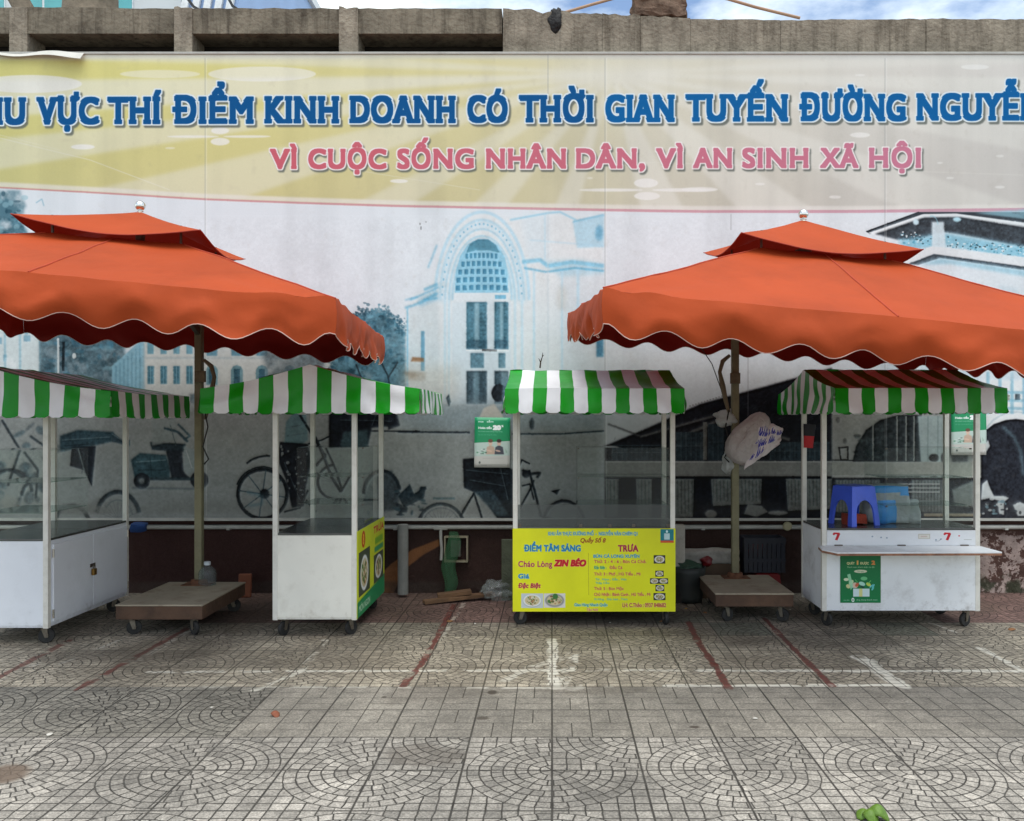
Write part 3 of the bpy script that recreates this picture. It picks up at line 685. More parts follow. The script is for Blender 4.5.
# bicycle with saddle bags
B = (18, 24, 30)
bc.poly([(463, 459), (478, 458), (500, 462), (513, 470), (513, 520), (498, 520), (488, 505), (478, 494), (464, 488)], B, .96, .6)
bc.poly([(474, 492), (497, 516), (510, 516), (492, 490)], (64, 86, 96), .7, .8)
bc.arc(441, 527, 23, 23, 185, 355, 3.2, (44, 54, 60), .95, .4); bc.arc(441, 527, 19, 19, 185, 355, 1, (110, 120, 122), .8, .4); bc.line([(433, 498.5), (455, 498.5)], 2.2, (96, 122, 126), .9, .5)
bc.line([(461, 516), (474, 493), (482, 518)], 2, B, .95, .4); bc.line([(470, 500), (462, 512)], 1.4, B, .9, .4)
bc.arc(564, 522, 20, 21, 185, 355, 3, B, .95, .4); bc.arc(564, 522, 16, 17, 185, 355, .8, (110, 118, 120), .7, .3)
bc.line([(529, 470), (535, 492), (541, 516)], 2.4, B, .95, .4); bc.line([(520, 508), (531, 488), (534, 480)], 1.8, B, .95, .4); bc.line([(522, 470), (530, 474), (540, 473), (537, 478)], 2.6, B, .9, .6); bc.ell(526, 474, 4, 4, B, .9, .6)
bc.poly([(551, 491), (560, 489), (557, 495)], B, .9, .4); bc.line([(522, 486), (530, 484), (534, 500)], 1.6, B, .9, .4)
# cyclo and riders
for cx_, cy_, r_, w_ in ((262.5, 494, 24.5, 3.4), (335, 482, 17, 2.4)):
    bc.arc(cx_, cy_, r_, r_, 0 if r_ > 20 else 95, 360 if r_ > 20 else 268, w_, B, .95, .4, 44)
    if r_ > 20:
        for a in range(0, 360, 45): bc.line([(cx_, cy_), (cx_ + r_ * math.cos(R(a + 8)), cy_ + r_ * math.sin(R(a + 8)))], 1.1, (52, 74, 84), .8, .3)
        bc.ell(cx_ + 2, cy_, 5, 5, B, .9, .6)
bc.arc(268, 474, 26, 18, 215, 275, 2, B, .9, .4); bc.line([(247, 492), (262, 496), (262, 504), (248, 506)], 3, (96, 132, 142), .6, 1)
bc.poly([(284, 446), (286, 422), (294, 412), (306, 412), (308, 440), (300, 446)], (108, 138, 142), .95, .7)
bc.poly([(280, 442), (308, 444), (311, 462), (306, 486), (304, 506), (292, 508), (286, 480), (278, 460)], (16, 20, 28), .96, .6)
for i in range(26): bc.ell(280 + 28 * rng.random(), 446 + 50 * rng.random(), .5 + 1.3 * rng.random(), .6 + 1.3 * rng.random(), (170, 176, 172), .7, .3)
for p, wd in (([(300, 415), (308, 428), (318, 444), (326, 458)], 2.4), ([(315, 437), (322, 452), (332, 478), (341, 492)], 2.8), ([(326, 448), (336, 470), (342, 490)], 2), ([(316, 466), (326, 454)], 2.6), ([(308, 490), (300, 508), (284, 512)], 1.8), ([(341, 492), (350, 476), (356, 468)], 2), ([(306, 500), (316, 512)], 2), ([(332, 500), (384, 500)], 1.8)): bc.line(p, wd, B, .92, .4)
bc.poly([(329, 412), (398, 412), (396, 426), (372, 428), (368, 446), (329, 448)], (14, 18, 26), .96, .7); bc.poly([(340, 446), (368, 446), (368, 430), (344, 432)], (80, 106, 110), .7, 1)
bc.poly([(388, 418), (398, 416), (400, 426), (388, 430)], (30, 36, 44), .9, .6); bc.line([(368, 431), (420, 431.5)], 1.4, B, .9, .4)
bc.arc(382, 494, 15, 18, 170, 370, 2, (150, 158, 156), .9, .4); bc.arc(382, 494, 18, 23, 180, 350, 3.4, B, .9, .5); bc.poly([(376, 478), (392, 470), (400, 488), (398, 510), (380, 512)], (44, 56, 64), .75, 1)
for i in range(40):
    x, y = 395 + 32 * rng.random() ** 1.3, 488 + 27 * rng.random(); bc.ell(x, y, 1 + 3.6 * rng.random(), .8 + 2 * rng.random(), ((34, 46, 54), (56, 82, 92), (168, 176, 172))[i % 3], .8, .5, 40 * rng.random())
bc.poly([(398, 496), (410, 484), (414, 494), (426, 486), (424, 498), (404, 508)], (36, 50, 58), .9, .5)
for cx_, cy_, r_ in ((564, 522, 19), (441, 527, 21), (335, 482, 15), (382, 494, 16), (118, 520, 20)):
    for a in range(186, 356, 14): bc.line([(cx_, cy_), (cx_ + r_ * math.cos(R(a)), cy_ + r_ * math.sin(R(a)))], .35, (90, 100, 104), .6, .2)
for p, wd in (([(466, 470), (508, 474)], .8), ([(470, 480), (505, 486)], .7), ([(500, 466), (508, 500)], .8), ([(286, 428), (306, 424)], .9), ([(287, 436), (307, 433)], .8), ([(318, 440), (330, 470)], .7), ([(284, 462), (300, 500)], .7), ([(340, 420), (392, 421)], .7), ([(350, 414), (352, 444)], .6), ([(376, 414), (372, 426)], .6)): bc.line(p, wd, (96, 116, 122), .7, .3)
bc.arc(262.5, 494, 27, 27, 200, 300, 1.6, (30, 40, 46), .85, .3); bc.ell(296, 407, 5, 6, (60, 66, 66), .8, .6); bc.line([(308, 444), (322, 440), (330, 436)], 1.6, (24, 32, 38), .9, .3); bc.line([(516, 472), (522, 460), (530, 464)], 1.6, (24, 30, 36), .9, .3); bc.line([(540, 516), (560, 521)], 1.4, (24, 30, 36), .9, .3)
# scooters
bc.poly([(131, 460), (140, 453), (166, 455), (170, 468), (170, 478), (135, 478)], (52, 80, 88), .95, .7)
for x, y, r_ in ((142, 481, 8), (199.5, 480, 9)): bc.ell(x, y, r_, r_, (34, 38, 44), .95, .5); bc.ell(x, y, r_ * .45, r_ * .45, (92, 104, 106), .8, .6)
bc.poly([(150, 442), (186, 444), (184, 452), (152, 450)], (36, 50, 58), .95, .6); bc.poly([(166, 450), (182, 450), (184, 472), (190, 478), (172, 480)], (34, 40, 48), .95, .6)
bc.poly([(152, 420), (176, 418), (178, 440), (152, 446)], (152, 160, 156), .9, .8); bc.poly([(184, 446), (194, 450), (196, 470), (188, 476), (184, 470)], (160, 172, 170), .9, .7)
bc.line([(164, 428), (178, 432), (188, 442)], 2.4, (44, 66, 76), .9, .5); bc.line([(178, 424), (190, 436), (184, 440)], 2, (60, 84, 92), .9, .5); bc.line([(150, 479), (194, 479)], 3, (40, 56, 62), .9, .5); bc.line([(132, 488), (205, 489)], 1.6, (96, 108, 112), .8, .8)
bc.poly([(60, 436), (78, 430), (114, 432), (112, 442), (92, 446), (60, 452)], (48, 74, 84), .95, .8); bc.poly([(72, 447), (96, 446), (92, 487), (84, 470), (70, 466)], (28, 34, 42), .96, .5)
bc.poly([(112, 432), (122, 440), (130, 440), (130, 446), (112, 442)], (40, 60, 70), .9, .6); bc.line([(78, 448), (86, 476)], 1.2, (140, 150, 148), .8, .3)
bc.arc(118, 520, 22, 28, 195, 345, 4.4, (44, 54, 60), .9, .6); bc.arc(118, 520, 15, 20, 195, 345, 1.4, (120, 130, 130), .8, .4); bc.arc(72, 524, 17, 18, 190, 350, 4, (52, 58, 62), .9, .6)
bc.poly([(60, 505), (86, 504), (110, 508), (112, 514), (60, 514)], (150, 152, 146), .7, 1)
for i in range(120):
    x, y = -165 + 222 * rng.random(), 418 + 94 * rng.random()
    bc.ell(x, y, 1.5 + 8 * rng.random(), 1.2 + 6 * rng.random(), ((44, 56, 64), (70, 96, 106), (172, 172, 164), (56, 70, 78))[i % 4], .55, .9, 90 * rng.random(), 0, 360, .3)
for x, y, r_ in ((10, 492, 22), (38, 496, 16), (-60, 494, 24)): bc.arc(x, y, r_, r_, 180, 360, 3.4, (40, 50, 56), .85, .6)
for p in ([(2, 420), (20, 450), (8, 486)], [(24, 452), (38, 470), (36, 498)], [(12, 470), (26, 480)], [(30, 436), (44, 446)]): bc.line(p, 2.4, (38, 48, 54), .85, .6)
for p, wd, c_ in (([(136, 462), (166, 460)], 1, (120, 146, 150)), ([(138, 470), (166, 470)], .8, (30, 44, 50)), ([(150, 456), (152, 476)], .7, (30, 44, 50)), ([(186, 450), (192, 468)], 1, (210, 214, 210)), ([(170, 424), (176, 446)], .8, (90, 104, 106)), ([(62, 440), (110, 437)], 1, (110, 134, 140)), ([(64, 446), (90, 444)], .7, (24, 36, 42)), ([(84, 452), (82, 474)], .7, (80, 90, 94)), ([(112, 434), (128, 444)], .8, (120, 140, 144))): bc.line(p, wd, c_, .8, .3)
bc.ell(170, 413, 5, 6, (70, 76, 76), .85, .7); bc.ell(199.5, 480, 3, 3, (150, 154, 150), .7, .4); bc.ell(142, 481, 2.6, 2.6, (150, 154, 150), .7, .4)
# market hall photograph on the right
bc.rect(605, 215, 1210, 520, (221, 226, 228), .6, 0)
bc.poly([(605, 446), (648, 428), (700, 404), (760, 388), (832, 368), (836, 520), (605, 520)], (16, 17, 24), .98, .8)
for i in range(12): bc.ell(690 + i * 2.9, 406 - i * .9, .9, .7, (150, 152, 152), .8, .2)
for i in range(150):
    t = rng.random(); x = 612 + 210 * t; y = 440 - 56 * t + 34 * rng.random(); bc.line([(x, y), (x + 7 * rng.random(), y - 2.4)], .6, (70, 76, 84), .5, .3)
bc.line([(640, 437), (700, 420), (722, 414)], 2.2, (108, 108, 106), .9, .6); bc.line([(608, 424), (640, 436)], 2, (90, 92, 92), .8, .6); bc.line([(674, 440), (720, 420), (790, 440)], 3, (120, 120, 116), .8, .7)
for x0, x1, y0, y1 in ((612, 664, 445, 460), (676, 704, 432, 460), (708, 724, 424, 460), (770, 830, 442, 460)):
    bc.rect(x0, y0, x1, y1, (44, 58, 66), .95, .4)
    for x in np.arange(x0, x1, 5): bc.line([(x, y0), (x, y1)], .5, (104, 114, 118), .7, .2)
    bc.line([(x0, (y0 + y1) / 2), (x1, (y0 + y1) / 2)], .5, (104, 114, 118), .7, .2)
bc.rect(703, 422, 707, 460, (120, 120, 114), .95, .4); bc.rect(605, 461, 832, 476.5, (150, 150, 144), .97, .4); bc.line([(605, 462), (832, 462)], .8, (186, 184, 178), .8)
bc.rect(605, 477, 832, 520, (12, 14, 22), .95, .4)
for x0, x1, y1 in ((605, 619, 516), (636, 694, 517), (711, 762, 504), (786, 832, 509)):
    bc.poly([(x0, 479), (x1, 479), (x1 - 1, y1), (x0 + 2, y1 + 2)], (138, 142, 136), .9, .4)
    for x in np.arange(x0 + 2, x1, 3.6): bc.line([(x, 480), (x + .4, y1 - 3)], .9, (72, 80, 80), .75, .3)
bc.rect(652, 479, 664, 520, (12, 14, 22), .95, .4)
bc.poly([(748, 504), (762, 506), (768, 512), (757, 517), (744, 514)], (150, 152, 146), .9, .5); bc.ell(711, 514, 6, 4, (150, 148, 140), .9, .6); bc.ell(778, 513, 10, 2.2, (170, 170, 162), .85, .6); bc.rect(605, 515, 835, 519, (150, 148, 140), .0)
bc.rect(832, 412, 1000, 520, (168, 168, 162), .96, .8)
for x, y in ((838, 420), (845, 441)): bc.ell(x, y, 2, 3, (90, 90, 88), .7, .5)
bc.poly([(853, 460), (856, 446), (866, 430), (880, 420), (898, 415), (922, 415), (922, 462), (853, 462)], (44, 50, 52), .96, .5)
for i in range(70): bc.ell(857 + 60 * rng.random(), 420 + 40 * rng.random(), 1 + 3 * rng.random(), 1 + 2 * rng.random(), ((28, 34, 36), (84, 94, 94))[i % 2], .5, .5)
for x in (873, 897, 906, 914): bc.line([(x, 416), (x, 461)], 1.4, (172, 174, 166), .85, .3)
bc.poly([(918, 416), (948, 416), (948, 462), (921, 462)], (176, 190, 186), .95, .6)
for x in (928, 938): bc.line([(x, 416), (x, 462)], .9, (120, 138, 138), .7, .4)
bc.ell(934, 458, 5, 4, (40, 40, 40), .9, .5); bc.ell(944, 458, 3, 5, (60, 60, 60), .8, .5); bc.line([(839, 447), (841, 460), (848, 460), (848, 447), (840, 448)], 1.6, (44, 44, 44), .9, .3); bc.line([(828, 460), (880, 461)], 1.2, (40, 40, 40), .9, .3)
bc.rect(832, 462, 985, 477, (172, 172, 162), .97, .4); bc.line([(832, 476), (985, 477)], 1.2, (214, 212, 204), .9, .3)
bc.rect(832, 478, 985, 520, (44, 46, 52), .95, .4)
for x0, x1, y1 in ((836, 880, 512), (912, 948, 512)):
    bc.poly([(x0, 480), (x1, 480), (x1, y1), (x0, y1)], (150, 156, 150), .75, .5)
    for x in np.arange(x0, x1, 3.2): bc.line([(x, 480), (x, y1)], 1, (74, 80, 82), .75, .3)
for y in (484, 488, 492): bc.line([(898, y), (940, y)], 1.4, (190, 190, 186), .9, .2)
bc.rect(924, 513.5, 985, 516.5, (186, 170, 144), .9, .3); bc.poly([(952, 490), (975, 480), (978, 508), (955, 506)], (160, 166, 160), .8, .8); bc.rect(952, 452, 968, 462, (74, 76, 78), .8, .8)
bc.rect(983, 380, 1210, 520, (230, 230, 228), 1, .8)
arch = [(981, 520), (981, 440), (985, 431), (994, 424), (1006, 420), (1016, 419), (1030, 421), (1044, 428), (1052, 440), (1055, 520)]
bc.poly(arch, (34, 36, 44), .98, .4)
bc.line([(1003, 427), (1014, 437), (1021, 452), (1024, 476)], 3, (120, 148, 158), .55, 1.2); bc.arc(1016, 450, 36, 38, 215, 330, 1.6, (170, 186, 192), .6, .5)
W2 = (214, 218, 216)
for p in ([(981, 500), (982, 484), (987, 480), (990, 488), (994, 496), (1003, 496), (1009, 498), (1004, 502), (996, 500), (990, 498)], [(998, 502), (1004, 502), (1004, 515), (999, 514)], [(1013, 505), (1020, 502), (1030, 506), (1034, 516), (1018, 516)], [(981, 448), (988, 440), (990, 446), (986, 452), (981, 452)]): bc.poly(p, W2, .92, .5)
for i in range(26): bc.ell(982 + 40 * rng.random(), 498 + 17 * rng.random(), .8 + 2 * rng.random(), .6 + 1.2 * rng.random(), (W2, (40, 44, 50), (118, 150, 160))[i % 3], .8, .3)
for y in (392, 400, 408): bc.line([(985, y), (1210, y + 4)], 3, (110, 168, 190), .55, .5)
for x in np.arange(988, 1200, 12): bc.line([(x, 372), (x, 414)], 3.4, (130, 180, 198), .7, .5); bc.rect(x + 3, 394, x + 8, 400, (40, 60, 70), .7, .4)
bc.poly([(866, 231.5), (919, 212), (1024, 212), (1210, 232), (1210, 262), (1024, 226), (956, 214), (924, 214), (870, 234)], (38, 44, 50), .9, .3)
bc.poly([(868, 233), (922, 214.5), (956, 213.5), (1024, 222.5), (1210, 254), (1210, 259), (1024, 226), (956, 216.5), (924, 217), (875, 234.5)], (226, 230, 230), .97, .3)
bc.poly([(875, 234), (924, 217.5), (960, 217), (1024, 227), (1210, 260), (1210, 290), (1024, 247), (968, 236), (945, 232), (914, 240), (898, 240)], (52, 58, 64), .94, .7)
bc.poly([(898, 240), (945, 233), (1024, 246), (1210, 288), (1210, 312), (1024, 262), (950, 246), (905, 250)], (120, 184, 206), .75, 2)
for i in range(520):
    t = rng.random(); x = 900 + 300 * t; y = 229 + (x - 900) * .09 + 12 * rng.random() + (6 if x > 950 else 2); bc.ell(x, y, .5 + rng.random(), .4 + .6 * rng.random(), ((150, 206, 222), (44, 70, 80), (92, 160, 184), (226, 232, 232))[i % 4], .8, .15)
bc.poly([(932, 222), (944, 222), (946, 248), (932, 247)], (216, 228, 232), .92, .7)
bc.ell(916, 222, 3, 3, (210, 232, 238), .95, .6); bc.ell(957, 219.5, 4, 2.4, (190, 228, 238), .95, .6); bc.arc(932, 226, 6, 10, 250, 350, 1, (150, 200, 214), .7, .3)
bc.poly([(893, 261), (932, 246), (1024, 257), (1210, 282), (1210, 292), (1024, 266), (934, 254), (908, 263)], (226, 228, 228), .96, .4)
bc.poly([(908, 264), (934, 254), (1024, 266.5), (1210, 293), (1210, 298), (1024, 270), (940, 258), (918, 265)], (62, 72, 80), .9, .4)
bc.poly([(918, 265), (940, 258), (1024, 270), (1210, 298), (1210, 308), (1024, 276), (950, 264)], (130, 186, 206), .6, 1.4)
bc.line([(866.5, 231.5), (919, 212)], 1, (36, 42, 48), .9, .2)
bc.poly([(975, 213), (1024, 209), (1210, 214), (1210, 240), (1024, 219)], (150, 196, 210), .7, .8, .8)
for x in np.arange(880, 1200, 40): bc.poly([(x, 285), (x + 18, 288), (x + 18, 380), (x, 380)], (196, 210, 216), .6, 1.5)
# the prints are coarse enlargements of old photographs: ragged edges, grain, blotches
y_ = int((214 - 52) * K); lo = bc.a[y_:]; hh, ww = lo.shape[:2]
ix = np.arange(ww)[None, :] + ((fbm(hh, ww, 9, 3, 301) - .5) * 4).astype(int) ; iy = np.arange(hh)[:, None] + ((fbm(hh, ww, 9, 3, 302) - .5) * 4).astype(int)
fade = np.clip(np.arange(hh) / 20, 0, 1)[:, None]
wp = lo[np.clip(iy, 0, hh - 1), np.clip(ix, 0, ww - 1)]
lum = wp.mean(-1, keepdims=True); gr = (fbm(hh, ww, 7, 3, 303) - .5)[..., None] * .30 + (fbm(hh, ww, 40, 4, 304) - .5)[..., None] * .20
tone = 1 + gr * np.clip(1.0 - lum, .10, 1) * 1.5 + .10 * np.clip(1.05 - lum, .2, 1) * (fbm(hh, ww, 3, 2, 305) - .5)[..., None]
lo[:] = lo * (1 - fade[..., None]) + np.clip(wp * tone + gr * .30 * (lum < .5) * np.array((.8, 1, 1.08), np.float32), 0, 1) * fade[..., None]
lb = gblur(lum[..., 0].copy(), 1.0 * K); e_ = np.zeros_like(lb); o_ = K; e_[o_:-o_, o_:-o_] = lb[2 * o_:, 2 * o_:] - lb[:-2 * o_, :-2 * o_]   # light and dark edges painted in to give the printed shapes volume
lo += (np.clip(e_, -.3, .3) * .42 * np.clip(1.15 - lum[..., 0], .15, 1) * fade)[..., None] * np.array((.9, 1, 1.05), np.float32)
np.clip(lo, .03, 1, out=lo)
dk = (np.clip((np.arange(hh) / K + 214 - 380) / 50, 0, 1) * .15)[:, None, None] * np.clip((985 - (np.arange(ww) / K - 170)) / 40, 0, 1)[None, :, None]  # lower print darkened to stand for parasol shade, fading out at the right
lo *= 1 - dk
# seams, grime, rust
for x in (-60, 205, 605, 885): bc.line([(x, 58), (x, 516)], .7, (150, 152, 150), .55, .3); bc.line([(x + 1.4, 58), (x + 1.4, 516)], .8, (238, 238, 236), .35, .3)
for x, y0, y1 in ((548, 55, 110), (731, 214, 230), (748, 330, 420)): bc.line([(x, y0), (x, y1)], .7, (140, 140, 140), .6, .3)
st = fbm(8, bc.w, 60, 5, 91)[4][None, :] * .6 + fbm(bc.h, bc.w, 150, 5, 92) * .4
bc.a *= (1 - .045 * np.clip((st - .45) * 4, 0, 1))[..., None]
ng = fbm(bc.h, bc.w, 24, 5, 93); kk = (np.clip((ng - .66) * 5, 0, 1) * .08)[..., None]; bc.a += kk * (np.array((150, 140, 122), np.float32) / 255 - bc.a)
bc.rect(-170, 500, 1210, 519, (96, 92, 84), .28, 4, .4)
# lettering
BLUE = (0, 80, 136)
hy = lambda x: -.0042 * (x - 200)
for w_, a, b in (('KHU', -40, 25.5), ('VỰC', 37, 99), ('THÍ', 108, 161.5), ('ĐIỂM', 172, 253), ('KINH', 265, 338.5), ('DOANH', 350, 455), ('CÓ', 467, 508), ('THỜI', 519.5, 593), ('GIAN', 605, 674), ('TUYẾN', 686, 787.5), ('ĐƯỜNG', 799, 906), ('NGUYỄN', 917, 1042), ('VĂN', 1054, 1110), ('CHIÊM', 1122, 1204)):
    d = hy((a + b) / 2); bc.text(w_, a, b, 96.2 + d, 124.2 + d, (0, 92, 152) if a > 560 else BLUE, 1.72, 1.6, (216, 224, 226), (2, 2.4), slab=1.0)
for w_, a, b in (('VÌ', 270, 297), ('CUỘC', 308, 386.5), ('SỐNG', 397, 474), ('NHÂN', 486, 566), ('DÂN,', 576, 645), ('VÌ', 656, 683), ('AN', 693, 732), ('SINH', 742, 808.5), ('XÃ', 820, 858.5), ('HỘI', 869, 921)):
    t = (a - 270) / 650; d = -.002 * (a - 270); bc.text(w_, a, b, 148.6 + d, 169.4 + d, (196 - 2 * t, 96 + 26 * t, 108 + 36 * t), 1.3, 1.4, (232, 226, 222), (1.6, 2), slab=.45)
bc.poly([(-170, 52), (85, 52), (82, 59), (60, 55.5), (-170, 56)], (214, 212, 206), .9, .3)
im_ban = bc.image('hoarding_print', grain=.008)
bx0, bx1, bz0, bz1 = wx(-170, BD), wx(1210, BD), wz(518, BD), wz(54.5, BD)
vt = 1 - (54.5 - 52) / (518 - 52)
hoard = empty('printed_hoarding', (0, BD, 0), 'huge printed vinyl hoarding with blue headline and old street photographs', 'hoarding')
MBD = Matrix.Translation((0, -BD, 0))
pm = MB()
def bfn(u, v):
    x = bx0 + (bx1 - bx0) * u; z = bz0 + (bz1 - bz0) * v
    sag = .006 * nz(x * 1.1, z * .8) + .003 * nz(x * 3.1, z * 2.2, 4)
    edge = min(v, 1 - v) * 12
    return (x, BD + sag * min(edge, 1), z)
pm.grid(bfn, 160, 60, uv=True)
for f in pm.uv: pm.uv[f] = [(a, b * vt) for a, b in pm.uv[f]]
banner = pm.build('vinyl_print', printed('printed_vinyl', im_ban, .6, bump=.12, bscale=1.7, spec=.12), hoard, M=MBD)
mb = MB(); mb.box((bx0, BD - .014, bz0 - .024), (bx1, BD + .05, bz0 - .002), 0); mb.build('bottom_rail', pale, hoard, M=MBD)
mb = MB(); mb.box((bx0, BD - .01, bz1 + .001), (bx1, BD + .05, bz1 + .022), 0)
mb.build('top_rail', pale, hoard, M=MBD, bevel=.003)
fl = MB()                                               # a flap of vinyl curling off the top edge
fl.grid(lambda u, v: (wx(-40 + 125 * u, BD), BD - .012 - .05 * v * (.3 + u) - .01 * math.sin(u * 9), wz(52.5, BD) - .075 * v * u ** .8 + .012 * math.sin(u * 11)), 20, 4)
fl.build('loose_flap', mat('vinyl_back', (206, 202, 192), .6, var=.1), hoard, M=MBD)

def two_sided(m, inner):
    """shade under the canopy, painted into the inner face of the cloth as a darker red"""
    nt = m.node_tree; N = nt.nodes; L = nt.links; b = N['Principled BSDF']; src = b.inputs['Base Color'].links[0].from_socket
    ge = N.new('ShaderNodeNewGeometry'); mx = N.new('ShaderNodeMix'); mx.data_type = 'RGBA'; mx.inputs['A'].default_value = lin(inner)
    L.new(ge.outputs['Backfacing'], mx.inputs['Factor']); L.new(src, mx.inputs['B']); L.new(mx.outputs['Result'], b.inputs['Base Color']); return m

# ------------------------------------------------------------------ parasols on wheeled bases
orange = two_sided(cloth('orange_canvas', (178, 74, 34), .09, (190, 40, 20), .7, .2), (96, 18, 18))  # same cloth both sides; the darker inner red is painted canopy shade
trim = mat('white_piping', (206, 172, 160), .6)
chrome = mat('chrome', (225, 222, 215), .12, 1., var=.05)
polem = mat('olive_grey_wood_pole', (126, 120, 92), .7, var=.18, scale=5, dirt=.5, dirtcol=(84, 70, 50), bump=.3, bscale=30)
steel = mat('dull_steel', (104, 96, 86), .55, .6, var=.2, scale=8, dirt=.5, dirtcol=(70, 50, 38))
ply = mat('worn_board_top', (158, 146, 126), .75, var=.16, scale=3.5, dirt=.75, dirtcol=(98, 76, 58), bump=.25, bscale=40)
edge = mat('dark_board_edge', (86, 62, 46), .8, var=.3, scale=5, dirt=.6, dirtcol=(52, 38, 30), bump=.4, bscale=24)
rubber = mat('black_rubber', (34, 33, 32), .75, var=.3, scale=12, dirt=.5, dirtcol=(86, 80, 72))
forkm = mat('zinc_fork', (120, 112, 100), .5, .7, var=.25, scale=14, dirt=.6, dirtcol=(80, 56, 40))

def caster(parent, x, y, ztop, r, yaw):
    """swivel wheel: plate and fork with the wheel in it"""
    Mx = Matrix.Translation((x, y, 0)) @ Matrix.Rotation(yaw, 4, 'Z')
    mb = MB(); mb.box((-.032, -.026, ztop - .005), (.032, .026, ztop), 0); mb.tube([(0, 0, ztop - .005), (0, 0, ztop - .018)], .017, 10)
    off = .018
    for s in (-1, 1):
        mb.add([(-.016, s * .017, ztop - .016), (.022, s * .017, ztop - .016), (off + .011, s * .017, r - .012), (off - .011, s * .017, r - .012),
                (-.016, s * .020, ztop - .016), (.022, s * .020, ztop - .016), (off + .011, s * .020, r - .012), (off - .011, s * .020, r - .012)],
               [(0, 1, 2, 3), (7, 6, 5, 4), (0, 4, 5, 1), (1, 5, 6, 2), (2, 6, 7, 3), (3, 7, 4, 0)])
    mb.box((-.016, -.02, ztop - .019), (.022, .02, ztop - .014), 0)
    mb.tube([(off, -.023, r), (off, .023, r)], .006, 8)
    f = mb.build('caster', forkm, parent, M=Mx)
    w = MB(); pr = [(.3, -.013), (.92, -.013), (1, -.008), (1, .008), (.92, .013), (.3, .013)]
    n = 22; vs = [(off + q * r * math.cos(2 * math.pi * k / n), yy, r + q * r * math.sin(2 * math.pi * k / n)) for q, yy in pr for k in range(n)]
    w.add(vs, [(i * n + k, i * n + (k + 1) % n, ((i + 1) % 6) * n + (k + 1) % n, ((i + 1) % 6) * n + k) for i in range(6) for k in range(n)], smooth=True)
    w.build('wheel', rubber, f, M=Mx)

